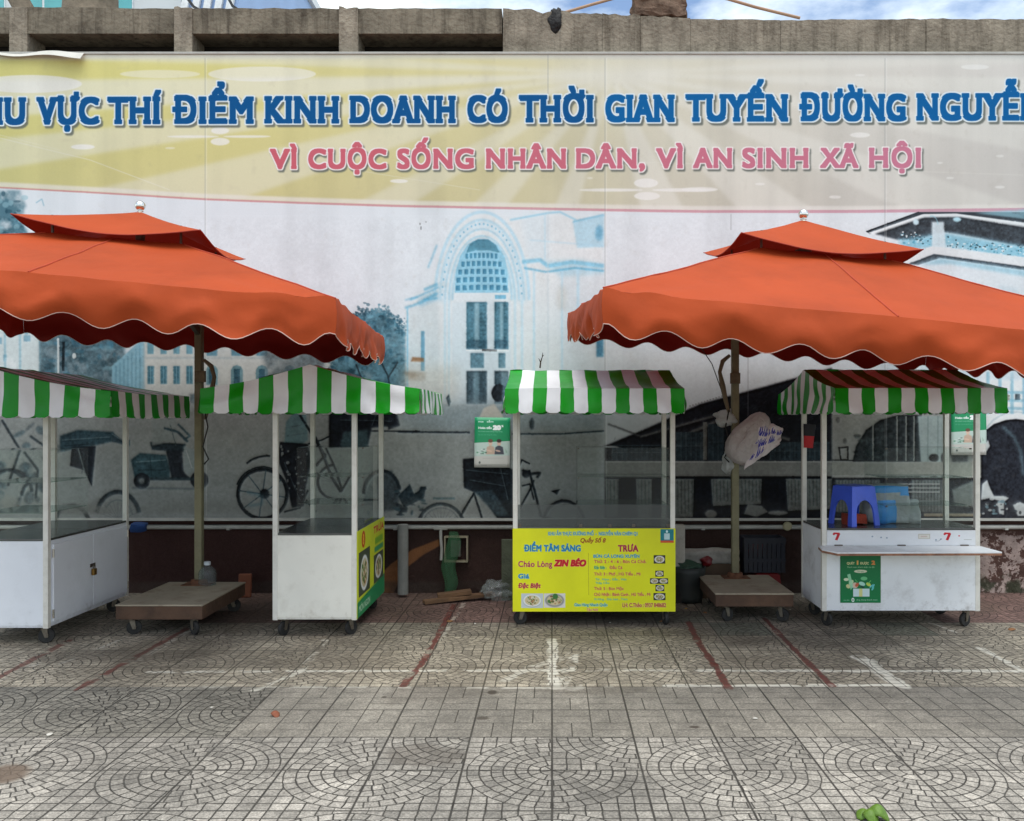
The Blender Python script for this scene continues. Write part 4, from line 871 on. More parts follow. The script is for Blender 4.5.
def parasol(label, corners, rise, pole, base, seed, zb):
    FL, FR, BR, BL = [Vector(c) for c in corners]
    cen = (FL + FR + BR + BL) / 4
    t = empty('cantilever_parasol', (pole[0], pole[1], 0), label, 'parasol', group='orange parasols')
    I = Matrix.Translation((-pole[0], -pole[1], 0))
    def pl(u, v):
        a = (u + 1) / 2; b = (v + 1) / 2
        return FL.lerp(FR, a).lerp(BL.lerp(BR, a), b)
    def ring(s):                                        # perimeter parameter 0..4 -> (u, v) on the unit square
        k = int(s) % 4; f = s - int(s); e = -1 + 2 * f
        return ((e, -1), (1, e), (-e, 1), (-1, -e))[k], f, k
    def low(m, s):
        (u, v), f, k = ring(s)
        p = pl(u * m, v * m); p.z += rise * (1 - m)
        sag = math.sin(math.pi * ((f * 2) % 1)) ** 2    # cloth dips between the eight ribs
        p.z -= .030 * sag * m * (1.25 - m)
        p.z += .010 * nz(p.x * 2.2 + seed, p.y * 2.2, 1) * min(1, (1.02 - m) * 4 + .2) + .004 * nz(p.x * 7 + seed, p.y * 7, 3)
        rad = math.atan2(abs(u * m) - 1.25 * 1, abs(v * m) - 1.25); p.z += .014 * math.sin(rad * 30 + seed) * max(0, m * min(abs(u), abs(v)) - .35)
        return p
    NP = 240; NR = 20
    mb = MB(); ms = [.26 + .74 * i / NR for i in range(NR + 1)]
    mb.grid(lambda a, b: low(.26 + .74 * b, 4 * a), NP, NR)
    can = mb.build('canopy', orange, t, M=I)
    for i in range(8): MB().tube([low(.28 + .72 * q / 14, i * .5) + Vector((0, 0, .002)) for q in range(15)], .0045, 6).build('seam', mat('stitched_seam', (176, 66, 36), .8, var=.1), can, M=I)
    # hanging valance with scalloped hem
    NS = 9; DROP = .185
    def outn(s):
        (u, v), f, k = ring(s); E_ = [FR - FL, BR - FR, BL - BR, FL - BL]; nn = [Vector((e.y, -e.x, 0)).normalized() for e in E_]
        w_ = min(min(f, 1 - f) / .05, 1); w_ = w_ * w_ * (3 - 2 * w_); o_ = nn[(k - 1) % 4] if f < .5 else nn[(k + 1) % 4]
        return nn[k] * w_ + (nn[k] + o_) * .5 * (1 - w_)
    def val(s, b):
        p = low(1, s); n = outn(s); (u, v), f, k = ring(s)
        c = .5 - .5 * math.cos(2 * math.pi * (f * NS))           # hem waves: 1 at the tongue
        drop = DROP * b + (.060 * c - .004) * b
        g = min(min(f, 1 - f) / .06, 1)
        fold = (nz(s * 7 + seed, b * 1.2, 2.) * .06 + nz(s * 19 + b * 1.5 + seed, b * 2, 5.) * .03 + nz(s * 41 - b * 2 + seed, b * 2, 8.) * .010) * g
        bul = .028 * math.sin(min(b * 2.2, 1.57)) - .03 * b * b + fold * b
        q = p + n * bul; q.z -= drop
        return q
    mv = MB()
    for k in range(4):
        e = 1e-4
        mv.grid(lambda a, b: val(k + e + a * (1 - 2 * e), b), 112, 8)
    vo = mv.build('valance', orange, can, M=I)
    mp = MB()
    for k in range(4): mp.tube([val(k + 1e-4 + (1 - 2e-4) * i / 112, 1) for i in range(113)], .0025, 6)
    mp.build('piping', trim, vo, M=I)
    # upper vent tier
    TM = .372
    def up(m, s):
        (u, v), f, k = ring(s); q = m / 1.
        p = pl(u * m, v * m); g = 2 * min(f, 1 - f)              # 0 at a corner, 1 mid-side
        p.z += rise * (1 - m) + .115 - .062 * (m / TM) ** 2 * math.sin(g * math.pi / 2) ** 1.3
        p.z += .010 * (m / TM) ** 4 * max(0, 1 - g * 5) - .02 * math.sin(m / TM * math.pi) * (.4 + .6 * g)
        p.z += .004 * nz(p.x * 6 + seed, p.y * 6, 9)
        return p
    mu = MB(); mu.grid(lambda a, b: up(.004 + (TM - .004) * b, 4 * a), 96, 10)
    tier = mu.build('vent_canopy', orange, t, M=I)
    mh = MB(); mh.tube([up(TM, 4 * i / 96) for i in range(97)], .0035, 6); mh.build('hem', mat('dark_hem', (150, 48, 26), .7), tier, M=I)
    ap = up(.004, 0); ap = Vector((cen.x, cen.y, ap.z))
    mf = MB(); mf.lathe([(.012, -.02), (.014, .002), (.022, .004), (.022, .008), (.012, .010)] + [(max(.034 * math.sin(a), .001), .042 - .034 * math.cos(a)) for a in np.linspace(.35, math.pi, 12)], ap, 20)
    mf.build('finial', chrome, t, M=I)
    hub = Vector((cen.x, cen.y, cen.z + rise - .06))
    mhb = MB(); mhb.tube([hub + Vector((0, 0, -.16)), hub + Vector((0, 0, .13))], .03, 12); mhb.tube([hub + Vector((0, 0, -.1)), hub + Vector((0, 0, -.03))], .055, 12); mhb.build('hub', steel, t, M=I)
    for i in range(8):
        mr = MB(); mr.bar(hub + Vector((0, 0, -.05)), low(.985, i * .5) - Vector((0, 0, .02)), .016, .024)
        r_ = mr.build('rib', steel, t, M=I)
    for i in range(4):
        mr = MB(); a = low(TM * .7, i + .0); b = up(TM * .7, i); mr.bar(a, b, .012); mr.build('vent_post', steel, t, M=I)
    px, py = pole[0], pole[1]; zt = pole[2]
    mq = MB(); mq.box((px - .030, py - .030, zb), (px + .030, py + .030, zt), 0); mq.build('pole', polem, t, bevel=.008, M=I)
    ma = MB(); ma.bar((px, py, zt - .10), hub + Vector((0, 0, -.12)), .035, .05)
    ma.build('arm', steel, t, M=I)
    # curved brace strap beside the pole, its winch and the loose cord
    sd = 1 if seed == 1 else -1
    mz = MB(); bx_ = [(.05, 2.10), (.11, 2.05), (.135, 1.96), (.11, 1.84), (.085, 1.72), (.06, 1.62)]
    mz.tube([(px + sd * a, py - .03, z + (zt - 2.42)) for a, z in bx_], [.014, .02, .016, .024, .018, .014], 8); mz.box((px + sd * .02 - .03, py - .07, 1.86), (px + sd * .02 + .05, py - .035, 1.95))
    mz.build('brace', mat('rusty_brace', (118, 106, 84), .8, .2, var=.3, scale=9, dirt=.6, dirtcol=(60, 42, 30)), t, M=I)
    mc = MB(); mc.tube([(px + sd * .06, py - .045, 1.64), (px + sd * .09, py - .05, 1.5), (px + sd * .05, py - .05, 1.34), (px + sd * .10, py - .06, 1.24), (px + sd * .06, py - .05, 1.2)], .006, 6)
    mc.build('cord', mat('black_cord', (30, 28, 26), .7), t, M=I)
    x0, x1, y0, y1, z0 = base
    b = MB(); b.box((x0, y0, zb - .012), (x1, y1, zb), 0); bt = b.build('base_platform', ply, t, bevel=.004, M=I)
    b = MB(); b.box((x0 + .004, y0 + .004, z0), (x1 - .004, y1 - .004, zb - .0125), 0); b.build('platform_skirt', edge, bt, bevel=.004, M=I)
    b = MB(); b.box((px - .11, py - .1, zb), (px + .11, py + .06, zb + .006), 0); b.lathe([(.07, 0), (.062, .03), (.045, .034)], (px, py, zb + .006), 14); b.build('socket', mat('rusted_plate', (112, 74, 52), .85, .2, var=.35, scale=20), t, M=I)
    hubs = MB(); hubs.v  # (keeps the caster frame in the parasol's own space)
    h0 = len(bpy.data.objects)
    before = set(bpy.data.objects)
    for cx_, cy_, a in ((x0 + .09, y0 + .06, .5), (x1 - .09, y0 + .06, -.7), (x0 + .09, y1 - .07, 1.4), (x1 - .09, y1 - .07, .2)):
        caster(t, cx_ - px, cy_ - py, z0, .052, a)
    return t
parasol('orange two-tier parasol whose base carries a clear plastic water jug', ((-4.10, 4.2, 2.40), (-1.10, 4.4, 2.175), (-1.436, 7.4, 2.26), (-4.42, 7.25, 2.47)), 51/100, (-2.86, 7.02, 2.36), (-3.14, -2.51, 6.22, 7.10, .12), 1, .228)
parasol('orange two-tier parasol with a white plastic bag tied to its pole', ((.26, 4.4, 2.22), (3.26, 4.4, 1.94), (3.2, 7.42, 2.20), (.137, 7.4, 2.46)), .60, (1.547, 7.32, 2.42), (1.25, 1.855, 6.63, 7.42, .125), 2, .228)

# ------------------------------------------------------------------ food stalls
white = mat('white_sheet_metal', (232, 233, 234), .38, var=.05, scale=3, dirt=.22, dirtcol=(120, 108, 90), bump=.10, bscale=5, grime=.7)
cream = mat('warm_white_sheet', (236, 232, 220), .45, var=.05, scale=3, dirt=.25, dirtcol=(140, 122, 94), bump=.10, bscale=6, grime=.6)
cool = mat('cool_white_sheet', (232, 234, 239), .34, var=.04, scale=2, dirt=.12, dirtcol=(120, 116, 108), bump=.10, bscale=4, grime=.6)
chip = mat('chipped_white_paint', (232, 233, 234), .45, var=.06, scale=3.5, dirt=.4, dirtcol=(116, 104, 90), bump=.14, bscale=8, grime=.85)
postm = mat('white_tube', (222, 218, 208), .45, var=.07, scale=7, dirt=.35, dirtcol=(146, 132, 112))
top = mat('brushed_counter', (96, 97, 94), .26, .55, var=.2, scale=4, dirt=.4, dirtcol=(60, 56, 50))
green = mat('green_vinyl', (4, 146, 10), .38, var=.1, scale=5, dirt=.12, dirtcol=(6, 84, 10), bump=.25, bscale=8, spec=.35)
wht = mat('white_vinyl', (230, 229, 230), .38, var=.05, scale=5, dirt=.15, dirtcol=(170, 164, 160), bump=.12, bscale=9, spec=.5)
pane_m = glass('display_glass'); smoke = glass('dusty_guard_glass', (.60, .62, .61), .10)

def stall(label, loc, rz, L, W, body, hw, hl0, hl1, seed, ztop=.70, zb=.09, dz=0., case=(.05, .62)):
    t = empty('food_stall', (loc[0], loc[1], 0), label, 'food stall', rz, 'green and white striped food stalls')
    x0, x1, y0, y1 = -L / 2, L / 2, -W / 2, W / 2
    b = MB(); e = .012
    b.box((x0 + e, y0 + e, zb), (x1 - e, y1 - e, zb + .015)); b.box((x0 + e, y1 - .014, zb + .016), (x1 - e, y1 - .002, ztop - .002)); b.box((x0 + .002, y0 + .015, zb + .016), (x0 + .012, y1 - .015, ztop - .002)); b.box((x1 - .012, y0 + .015, zb + .016), (x1 - .002, y1 - .015, ztop - .002))
    b.build('cabinet', body, t)
    b = MB(); b.box((x0 + .002, y0 + .001, zb), (x1 - .002, y0 + .0125, ztop - .002)); fp = b.build('front_panel', body, t, bevel=.002)
    b = MB(); b.box((x0 + .004, y0 + .004, ztop - .001), (x1 - .004, y1 - .004, ztop + .014)); b.build('counter_top', top, t, bevel=.003)
    ZR, ZE, ZV = 1.945 + dz, 1.775 + dz, 1.60 + dz
    zx = 1.74 + dz
    for sx in (0, 1):
        for sy in (0, 1):
            px, py = (x0 + .017 if sx == 0 else x1 - .017), (y0 + .017 if sy == 0 else y1 - .017)
            b = MB(); b.box((px - .018, py - .018, zb - .004), (px + .018, py + .018, zx)); b.build('post', postm, t, bevel=.003)
    # roof frame
    fr = MB()
    for y in (y0 + .017, y1 - .017): fr.bar((-hl0 + .03, y, zx + .012), (hl1 - .03, y, zx + .012), .022)
    for x in (-hl0 + .03, x0 + .02, x1 - .02, hl1 - .03):
        fr.bar((x, -hw + .04, ZE - .055), (x, 0, ZR - .06), .018); fr.bar((x, 0, ZR - .06), (x, hw - .04, ZE - .055), .018); fr.bar((x, -hw + .04, ZE - .075), (x, hw - .04, ZE - .075), .018)
    fr.bar((-hl0 + .03, 0, ZR - .07), (hl1 - .03, 0, ZR - .07), .02)
    for s in (-1, 1): fr.bar((-hl0 + .03, s * (hw - .045), ZE - .065), (hl1 - .03, s * (hw - .045), ZE - .065), .02)
    fr.build('roof_frame', postm, t)
    # striped awning: two slopes with valances, two gable ends
    a = MB(); SW = .1
    n = int(round((hl0 + hl1) / SW)) | 1; sw = (hl0 + hl1) / n; SUB = 4
    def crease(x, y, z): return Vector((nz(x * 3 + seed, y * 3, z * 3), nz(x * 3, y * 3 + seed + 7, z * 3), nz(x * 3, y * 3, z * 3 + seed + 3)))
    def scal(f): return .013 * abs(2 * f - 1) ** 6
    for s in (-1, 1):
        def fn(u, v):
            x = -hl0 + (hl0 + hl1) * u; f = (u * n) % 1.0
            if v < .5:
                q = v / .5; y = hw * q; z = ZR + (ZE - ZR) * q - .02 * math.sin(q * math.pi) + .012 * nz(x * 6 + seed, q * 4, s)
                off = .008
            else:
                q = (v - .5) / .5; y = hw + .012 * math.sin(q * 1.5) + (.026 * nz(x * 5 + seed, q, s) + .012 * nz(x * 17 + seed, q * 1.3, s)) * q
                z = ZE - (ZE - ZV) * q + (scal(f) if q > .99 else 0) - .012 * nz(x * 1.7, seed)
                if q < .99: z = max(z, ZV + .01 + (1 - q) * .03) if q > .8 else z
            x += .006 * nz(x * 4, v * 5, seed)
            return (x, s * y, z)
        a.grid(fn, n * SUB, 16, mif=lambda i, j: (i // SUB) % 2)
    m = int(round(2 * hw / SW)) | 1
    for s, hl in ((-1, hl0), (1, hl1)):
        def fg(u, v):
            y = -hw + 2 * hw * u; f = (u * m) % 1.0
            zt_ = ZR - (ZR - ZE) * abs(y) / hw - .02 * math.sin(abs(y) / hw * math.pi)
            z = zt_ + (ZV - zt_) * v + (scal(f) if v > .99 else 0)
            off = (.03 * nz(y * 4 + seed, v * 1.2, s) + .014 * nz(y * 13 + seed, v * 2, s)) * min(1, v * 2) + .012 * v
            return (s * (hl + off), y, z)
        a.grid(fg, m * SUB, 10, mif=lambda i, j: (i // SUB) % 2)
    a.build('awning', [green, wht], t)
    # glass display case on the right-hand half of the counter
    cx0 = x1 - case[1] * L; g = MB(); zc = ztop + .015; zt = 1.34
    th = .004; gy0, gy1 = y0 + .04, y1 - .04; gx1 = x1 - .04
    g.box((cx0, gy0, zc), (gx1, gy0 + th, zt)); g.box((cx0, gy0 + th + .001, zc), (cx0 + th, gy1, zt)); g.box((gx1 - th, gy0 + th + .001, zc), (gx1, gy1, zt)); g.box((cx0, gy0, zt + .001), (gx1, gy1, zt + .001 + th))
    gc = g.build('glass_case', pane_m, t)
    for z in (1.115, .905):
        q = MB(); q.box((cx0 + th + .002, gy0 + th + .06, z), (gx1 - th - .002, gy1 - .01, z + .006)); q.build('shelf', glass('shelf_glass', (.74, .82, .79), .09), gc)
    for z in (1.115, .905, zt):
        for xx in (cx0 + .006, gx1 - .006): MB().box((xx - .006, gy0 + .006, z - .006), (xx + .006, gy0 + .02, z + .004)).build('clip', steel, gc)
    for cx_, cy_, aa in ((x0 + .07, y0 + .07, .6 + seed), (x1 - .07, y0 + .07, 2.2 + seed), (x0 + .07, y1 - .07, 4 + seed), (x1 - .07, y1 - .07, 1 + seed)): caster(t, cx_, cy_, zb, .052, aa)
    return t, (x0, x1, y0, y1)

def panel_image(parent, name, im, o, ux, uy, rough=.45, thick=.004, n=None):
    """printed sheet with a real thickness; n points outwards"""
    o, ux, uy, n = Vector(o), Vector(ux), Vector(uy), Vector(n)
    mb = MB(); f = [o + n * thick, o + ux + n * thick, o + ux + uy + n * thick, o + uy + n * thick]; k = [p - n * thick for p in f]
    mb.add(f + k, [(0, 1, 2, 3), (7, 6, 5, 4), (4, 5, 1, 0), (5, 6, 2, 1), (6, 7, 3, 2), (7, 4, 0, 3)], 0, [[(0, 0), (1, 0), (1, 1), (0, 1)]] + [[(.002, .5)] * 4] * 5)
    return mb.build(name, printed(name + '_print', im, rough, bump=.05, bscale=6), parent)

# -- stall with white doors
sA, bx_ = stall('white stall with padlocked double doors on its long side', (-3.785, 6.54), R(-90), 1.14, .62, cool, .86, .44, .80, 1, ztop=.72, zb=.12, dz=-.03, case=(0, .52))
x0, x1, y0, y1 = bx_
for k, (a, b_) in enumerate(((x0 + .05, -.004), (.004, x1 - .05))):
    mb = MB(); mb.box((-b_, y1 - .002, .155), (-a, y1 + .012, .69)); d = mb.build('door', cool, sA, bevel=.003)
    xh = -a if k == 0 else -b_
    for z in (.21, .63): MB().tube([(xh + (.008 if k == 0 else -.008), y1 + .014, z - .03), (xh + (.008 if k == 0 else -.008), y1 + .014, z + .03)], .007, 8).build('hinge', chrome, d)
    if k == 0:
        hp = MB(); hp.box((-.02, y1 + .012, .45), (.05, y1 + .017, .475)); hp.tube([(.012, y1 + .03, .44), (.012, y1 + .03, .465), (.024, y1 + .03, .472), (.034, y1 + .03, .465), (.034, y1 + .03, .44)], .004, 8); hp.build('hasp', steel, d)
        pl_ = MB(); pl_.box((.002, y1 + .02, .39), (.046, y1 + .042, .438)); pl_.build('padlock', mat('brass_lock', (150, 116, 60), .4, .8, var=.2), d, bevel=.004)
# -- stall with the blank white end
sB, bx_ = stall('stall with a blank white end panel and a yellow picture board on its side', (-1.70, 6.70), R(90), 1.0, .60, cream, .77, .62, .60, 5, ztop=.73, zb=.125, dz=0, case=(0, .55))
x0, x1, y0, y1 = bx_
sc = Canvas(0, 0, 110, 62, 7, (206, 214, 48))
sc.a *= (1 + .10 * (fbm(sc.h, sc.w, 60, 3, 41) - .5))[..., None]
sc.poly([(0, 51), (110, 47), (110, 62), (0, 62)], (40, 140, 86)); sc.line([(0, 50.6), (110, 46.4)], 1, (160, 196, 60))
sc.text('MÓN NGON', 6, 48, 54, 59, (190, 220, 190), .2); sc.ell(22, 8, 6.6, 6.2, (190, 44, 24)); sc.text('8', 19.6, 24.4, 4, 12, (240, 200, 60), .4)
sc.text('TRƯA', 62, 106, 3.4, 9.4, (196, 52, 24), .5, .4, (236, 226, 120)); sc.rect(68, 13, 102, 18, (110, 170, 50), .8, .5); sc.rect(66, 20, 104, 24, (40, 140, 110), .85, .5)
def dish(c, x, y, rx, ry, seed, bowl=(226, 228, 226), bg=None):
    """photograph of a bowl of food"""
    r_ = np.random.default_rng(seed)
    if bg: c.rect(x - rx * 1.15, y - ry * 1.15, x + rx * 1.15, y + ry * 1.15, bg)
    c.ell(x, y + ry * .06, rx, ry, (96, 92, 84), .5, rx * .05); c.ell(x, y, rx, ry, bowl, 1, rx * .02); c.ell(x, y, rx * .82, ry * .8, (204, 190, 150), 1, rx * .03)
    for i in range(46):
        a, q = 6.283 * r_.random(), r_.random() ** .6; col = ((212, 196, 160), (176, 128, 84), (70, 110, 44), (222, 214, 196), (120, 74, 54), (66, 120, 52))[i % 6]
        c.ell(x + rx * .7 * q * math.cos(a), y + ry * .68 * q * math.sin(a), rx * (.05 + .13 * r_.random()), ry * (.05 + .12 * r_.random()), col, .85, rx * .015, 90 * r_.random())
for x, sd in ((26, 3), (84, 4)):
    sc.rect(x - 21, 16 if x < 50 else 26, x + 21, 48, (74, 82, 66)); sc.ell(x, 33 if x < 50 else 37, 19, 13 if x < 50 else 10, (88, 104, 70), .6, 2); dish(sc, x, 33 if x < 50 else 37, 15, 13 if x < 50 else 9.4, sd)
sideb = panel_image(sB, 'picture_board', sc.image('side_board'), (x0 + .001, y0 - .0025, .13), (x1 - x0 - .002, 0, 0), (0, 0, .625), n=(0, -1, 0))
# -- stall with the yellow menu
sC, bx_ = stall('stall with a big yellow breakfast menu board across its front', (.317, 6.80), 0, 1.222, .54, white, .74, .645, .61, 9, ztop=.733, zb=.118, dz=0, case=(0, .60))
x0, x1, y0, y1 = bx_
mc_ = Canvas(512.5, 528.5, 675, 611.5, 9, (226, 226, 26))
mc_.a *= (1 + .12 * (fbm(mc_.h, mc_.w, 240, 4, 43) - .5))[..., None]
BL, RDm, DR, CY = (36, 128, 178), (176, 34, 50), (150, 40, 30), (60, 170, 160)
mc_.text('KHU ẨM THỰC ĐƯỜNG PHỐ  -  NGUYỄN VĂN CHIÊM Q1', 548, 637, 532, 535.4, (52, 126, 176), .12, .35, (170, 214, 190))
mc_.text('Quầy Số 8', 580, 605.5, 538.2, 542.6, DR, .2, 0, shear=.22)
mc_.text('ĐIỂM TÂM SÁNG', 523.6, 580.5, 545, 551.6, BL, .42, .25, (150, 206, 200))
mc_.text('TRƯA', 617.5, 638, 545, 551.8, (170, 32, 70), .42, .25, (236, 214, 120))
mc_.text('Cháo Lòng', 518, 552, 561, 567, (168, 30, 84), .22, .2, (236, 200, 150))
mc_.text('ZIN BÉO', 553.5, 586, 559.6, 566.6, (196, 22, 36), .6, .3, (240, 190, 140), shear=.2)
mc_.text('Giá', 518, 529, 573.8, 578.6, BL, .3, .3, (160, 210, 210)); mc_.text('Đặc Biệt', 518, 540.5, 583.2, 588, (170, 30, 60), .28, .25, (240, 190, 140), shear=.15)
mc_.line([(588, 553), (588.4, 595)], .35, (150, 140, 30))
mc_.text('BÚN CÁ LONG XUYÊN', 593, 639, 554.6, 557.8, (52, 134, 176), .14, .3, (160, 212, 190))
for s_, a, b_, y, col in (('Thứ: 2 - 4 - 6 : Bún Cá Chả.', 593.6, 646, 560, RDm), ('Đặc Biệt :', 593.6, 606, 566, (24, 140, 110)), ('Đầu Cá', 609, 622, 566, RDm), ('Thứ: 3 : Phở , Hủ Tiếu , Mì', 593.6, 640, 572.4, RDm),
                          ('Thứ: 5 : Bún Mộc', 593.6, 623.4, 587, RDm), ('Chủ Nhật : Bánh Canh , Hủ Tiếu , Mì', 593.6, 650, 592.8, RDm)):
    mc_.text(s_, a, b_, y, y + 3.1, (190, 70, 60) if col == RDm else col, .13, .2, (236, 200, 140) if col == RDm else (170, 214, 150))
for s_, a, b_, y in (('Tái , Nạm , Gầu , Viên', 595, 626, 578.2), ('Thập Cẩm', 595, 609, 581.8), ('Xương , Giò heo , Tôm', 593.6, 627, 598)): mc_.text(s_, a, b_, y, y + 2.2, CY, .08, .15, (196, 220, 130))
mc_.text('LH: C.Thảo : 0937 848682', 622, 665.5, 603, 607.2, (176, 52, 34), .16, .3, (238, 214, 150))
mc_.text('Giao Hàng Nhanh Quận', 574, 607, 603.2, 606.2, (30, 130, 130), .12, .4, (190, 226, 190)); mc_.text('Tận Nơi', 586, 597.5, 608.4, 611, (200, 80, 60), .1, .3, (240, 220, 160))
mc_.rect(660, 529.2, 673.2, 542.6, (22, 124, 132)); mc_.rect(660, 540.6, 673.2, 542.8, (208, 82, 44)); mc_.ell(666.4, 531.6, 1.1, 1.3, (214, 236, 236)); mc_.rect(663.6, 533.4, 669.2, 539.6, (206, 224, 224), .9)
mc_.rect(521, 593.4, 543, 608, (196, 204, 206)); dish(mc_, 532, 600.4, 9, 6.2, 11); mc_.rect(543.6, 593.4, 565, 607.6, (218, 214, 210)); dish(mc_, 554.3, 600.2, 9.4, 6.4, 12, (150, 150, 146)); mc_.ell(555, 596.4, 2.6, 2.8, (46, 110, 44), .9, .2)
for x, y, w_, h_, sd in ((659, 559.4, 5.8, 4.2, 21), (659, 573.6, 4.2, 3, 22), (654, 581, 4.4, 2.8, 23), (663, 581, 4.6, 2.8, 24), (659.4, 588, 4.4, 3.2, 25), (659, 596.6, 6, 3.6, 26)): mc_.rect(x - w_, y - h_, x + w_, y + h_, (52, 48, 40)); dish(mc_, x, y, w_ * .86, h_ * .84, sd)
panel_image(sC, 'menu_board', mc_.image('menu_board', grain=.01), (x0 - .002, y0 - .0025, .112), (x1 - x0 + .004, 0, 0), (0, 0, .626), n=(0, -1, 0))
mb = MB(); mb.box((x0 + .036, y0 + .012, .749), (x1 - .036, y0 + .017, .915)); mb.build('glass_guard', smoke, sC)
for x in (x0 + .05, -.1, .12, .3, x1 - .05): MB().box((x - .012, y0 + .008, .748), (x + .012, y0 + .022, .768)).build('guard_clip', steel, sC)
# -- stall numbered 7
sD, bx_ = stall('stall numbered 7 with a fold-down serving shelf', (2.608, 6.74), 0, 1.18, .54, chip, .75, .65, .54, 14, ztop=.733, zb=.13, dz=0, case=(0, .58))
x0, x1, y0, y1 = bx_
mb = MB()
vs = [(x0 - .03, y0 - .002, .607), (x1 - .01, y0 - .002, .607), (x1 + .06, y0 - .20, .590), (x0 + .05, y0 - .20, .587), (x0 - .035, y0 - .11, .597)]
mb.add([(x, y, z) for x, y, z in vs] + [(x, y, z + .010) for x, y, z in vs] + [(x, y, z - .016) for x, y, z in vs],
       [(5, 6, 7, 8, 9), (14, 13, 12, 11, 10)], 0)
for i in range(5):
    j = (i + 1) % 5
    mb.add([vs[i], vs[j], tuple(Vector(vs[j]) + Vector((0, 0, .010))), tuple(Vector(vs[i]) + Vector((0, 0, .010)))], [(0, 1, 2, 3)], 0); mb.add([tuple(Vector(vs[i]) - Vector((0, 0, .016))), tuple(Vector(vs[j]) - Vector((0, 0, .016))), vs[j], vs[i]], [(0, 1, 2, 3)], 1)
mb.build('serving_shelf', [chip, mat('bare_chipboard_edge', (150, 106, 82), .8, var=.3, scale=16, dirt=.6, dirtcol=(78, 56, 46))], sD)
for x in (x0 + .12, 0, x1 - .12): MB().tube([(x - .03, y0 - .008, .619), (x + .03, y0 - .008, .619)], .006, 8).build('shelf_hinge', steel, sD)
nc = Canvas(0, 0, 154, 22, 8, (224, 225, 227)); nc.a *= (1 + .05 * (fbm(nc.h, nc.w, 60, 5, 47) - .5))[..., None]
for x in (10, 125): nc.line([(x - 3.4, 4.2), (x + 3, 4.6)], 2.6, (198, 24, 38)); nc.line([(x + 2.4, 4.4), (x - .6, 14.4)], 2.8, (190, 20, 36)); nc.ell(x - 3, 5.4, 1.2, 1.6, (198, 24, 38))
nc.rect(94.5, 5, 107, 12.6, (196, 190, 178)); nc.rect(95.6, 6.4, 106, 11.4, (222, 218, 208)); nc.rect(97, 8, 104, 10, (190, 160, 150), .6, .3)
for x, y in ((47, 9), (56, 10.4), (113, 14), (118, 13), (137, 8), (62, 11)): nc.ell(x, y, .9, 1.1, (110, 130, 150) if x != 137 else (190, 40, 44), .8, .2)
nc.line([(112, 16), (116, 15.6), (119, 12)], .6, (120, 120, 130), .7, .2); nc.line([(142, 13.6), (150, 13.7)], 1, (170, 170, 166), .8, .2)
panel_image(sD, 'number_panel', nc.image('number_band'), (x0 + .036, y0 - .0015, .62), (x1 - x0 - .072, 0, 0), (0, 0, .110), n=(0, -1, 0), thick=.0025)
pc = Canvas(0, 0, 41, 57, 9, (12, 122, 66))
pc.a *= (1 - .16 * np.linspace(1, 0, pc.h)[:, None, None]); pc.rect(0, 0, 41, 3, (8, 104, 58))
for s_, a, b_, y0_, y1_, col, bo in (('QUÉT', 6.5, 14.6, 15, 17.6, (216, 206, 150), .2), ('1', 16.6, 18.4, 13.4, 18, (226, 170, 90), .5), ('ĐƯỢC', 20, 29, 15, 17.6, (216, 206, 150), .2), ('2', 31.4, 35.4, 13.4, 18, (214, 134, 66), .5)): pc.text(s_, a, b_, y0_, y1_, col, bo)
pc.text('Thanh toán nhanh nhận ưu đãi', 6.6, 34.6, 19.4, 21, (190, 214, 170), .06); pc.ell(20.5, 24.6, 6.6, 1.7, (206, 206, 176)); pc.text('Tải ngay', 17, 24, 23.8, 25.4, (90, 130, 90), .06)
pc.rect(13, 42.4, 29.6, 50.6, (206, 226, 226)); pc.rect(19, 42.4, 22.4, 50.6, (216, 214, 140)); pc.poly([(13, 42.4), (10, 38), (13.4, 39.4)], (150, 206, 214)); pc.poly([(29.6, 42.4), (34, 37.4), (30, 39.6)], (110, 200, 206)); pc.line([(32, 44), (34.4, 38)], 1, (120, 206, 210))
for x, y, rx, ry, col in ((6, 33, 2.6, 1.6, (224, 224, 190)), (8, 40, 2.4, 2, (214, 206, 150)), (15, 39, 3, 3, (226, 190, 170)), (17, 38.4, 1.6, 2.4, (196, 90, 60)), (22, 37.4, 3.4, 2, (180, 222, 206)), (24, 32, 3.4, 2, (110, 190, 130)), (22.4, 40.6, 2.4, 1, (30, 70, 60)), (28.6, 38, 2.6, 1.7, (206, 214, 90)), (33, 41, 1.2, 2.4, (90, 190, 190)), (11, 36, 2, 3, (206, 220, 170))): pc.ell(x, y, rx, ry, col, .95, .15, 20 * (x % 3))
pc.poly([(7, 28), (10, 27), (13, 40), (10.6, 44)], (160, 212, 170), .9, .1); pc.line([(15, 33), (17.6, 36)], .7, (90, 180, 100)); pc.line([(31, 34), (28, 37.4)], .7, (110, 200, 110))
pc.ell(12.8, 54, 1.5, 2.2, (226, 232, 226)); pc.rect(12.2, 53.4, 13.4, 54.8, (40, 130, 80)); pc.text('mua sắm', 3.2, 9.2, 53.6, 54.8, (206, 226, 206), .05); pc.text('ứng dụng thanh toán', 16.4, 37.6, 53.2, 54.6, (206, 226, 206), .06)
im_gift = pc.image('gift_poster')
panel_image(sD, 'gift_poster', im_gift, (x0 + .135, y0 - .0015, .19), (.302, 0, 0), (0, 0, .413), n=(0, -1, 0), thick=.002)
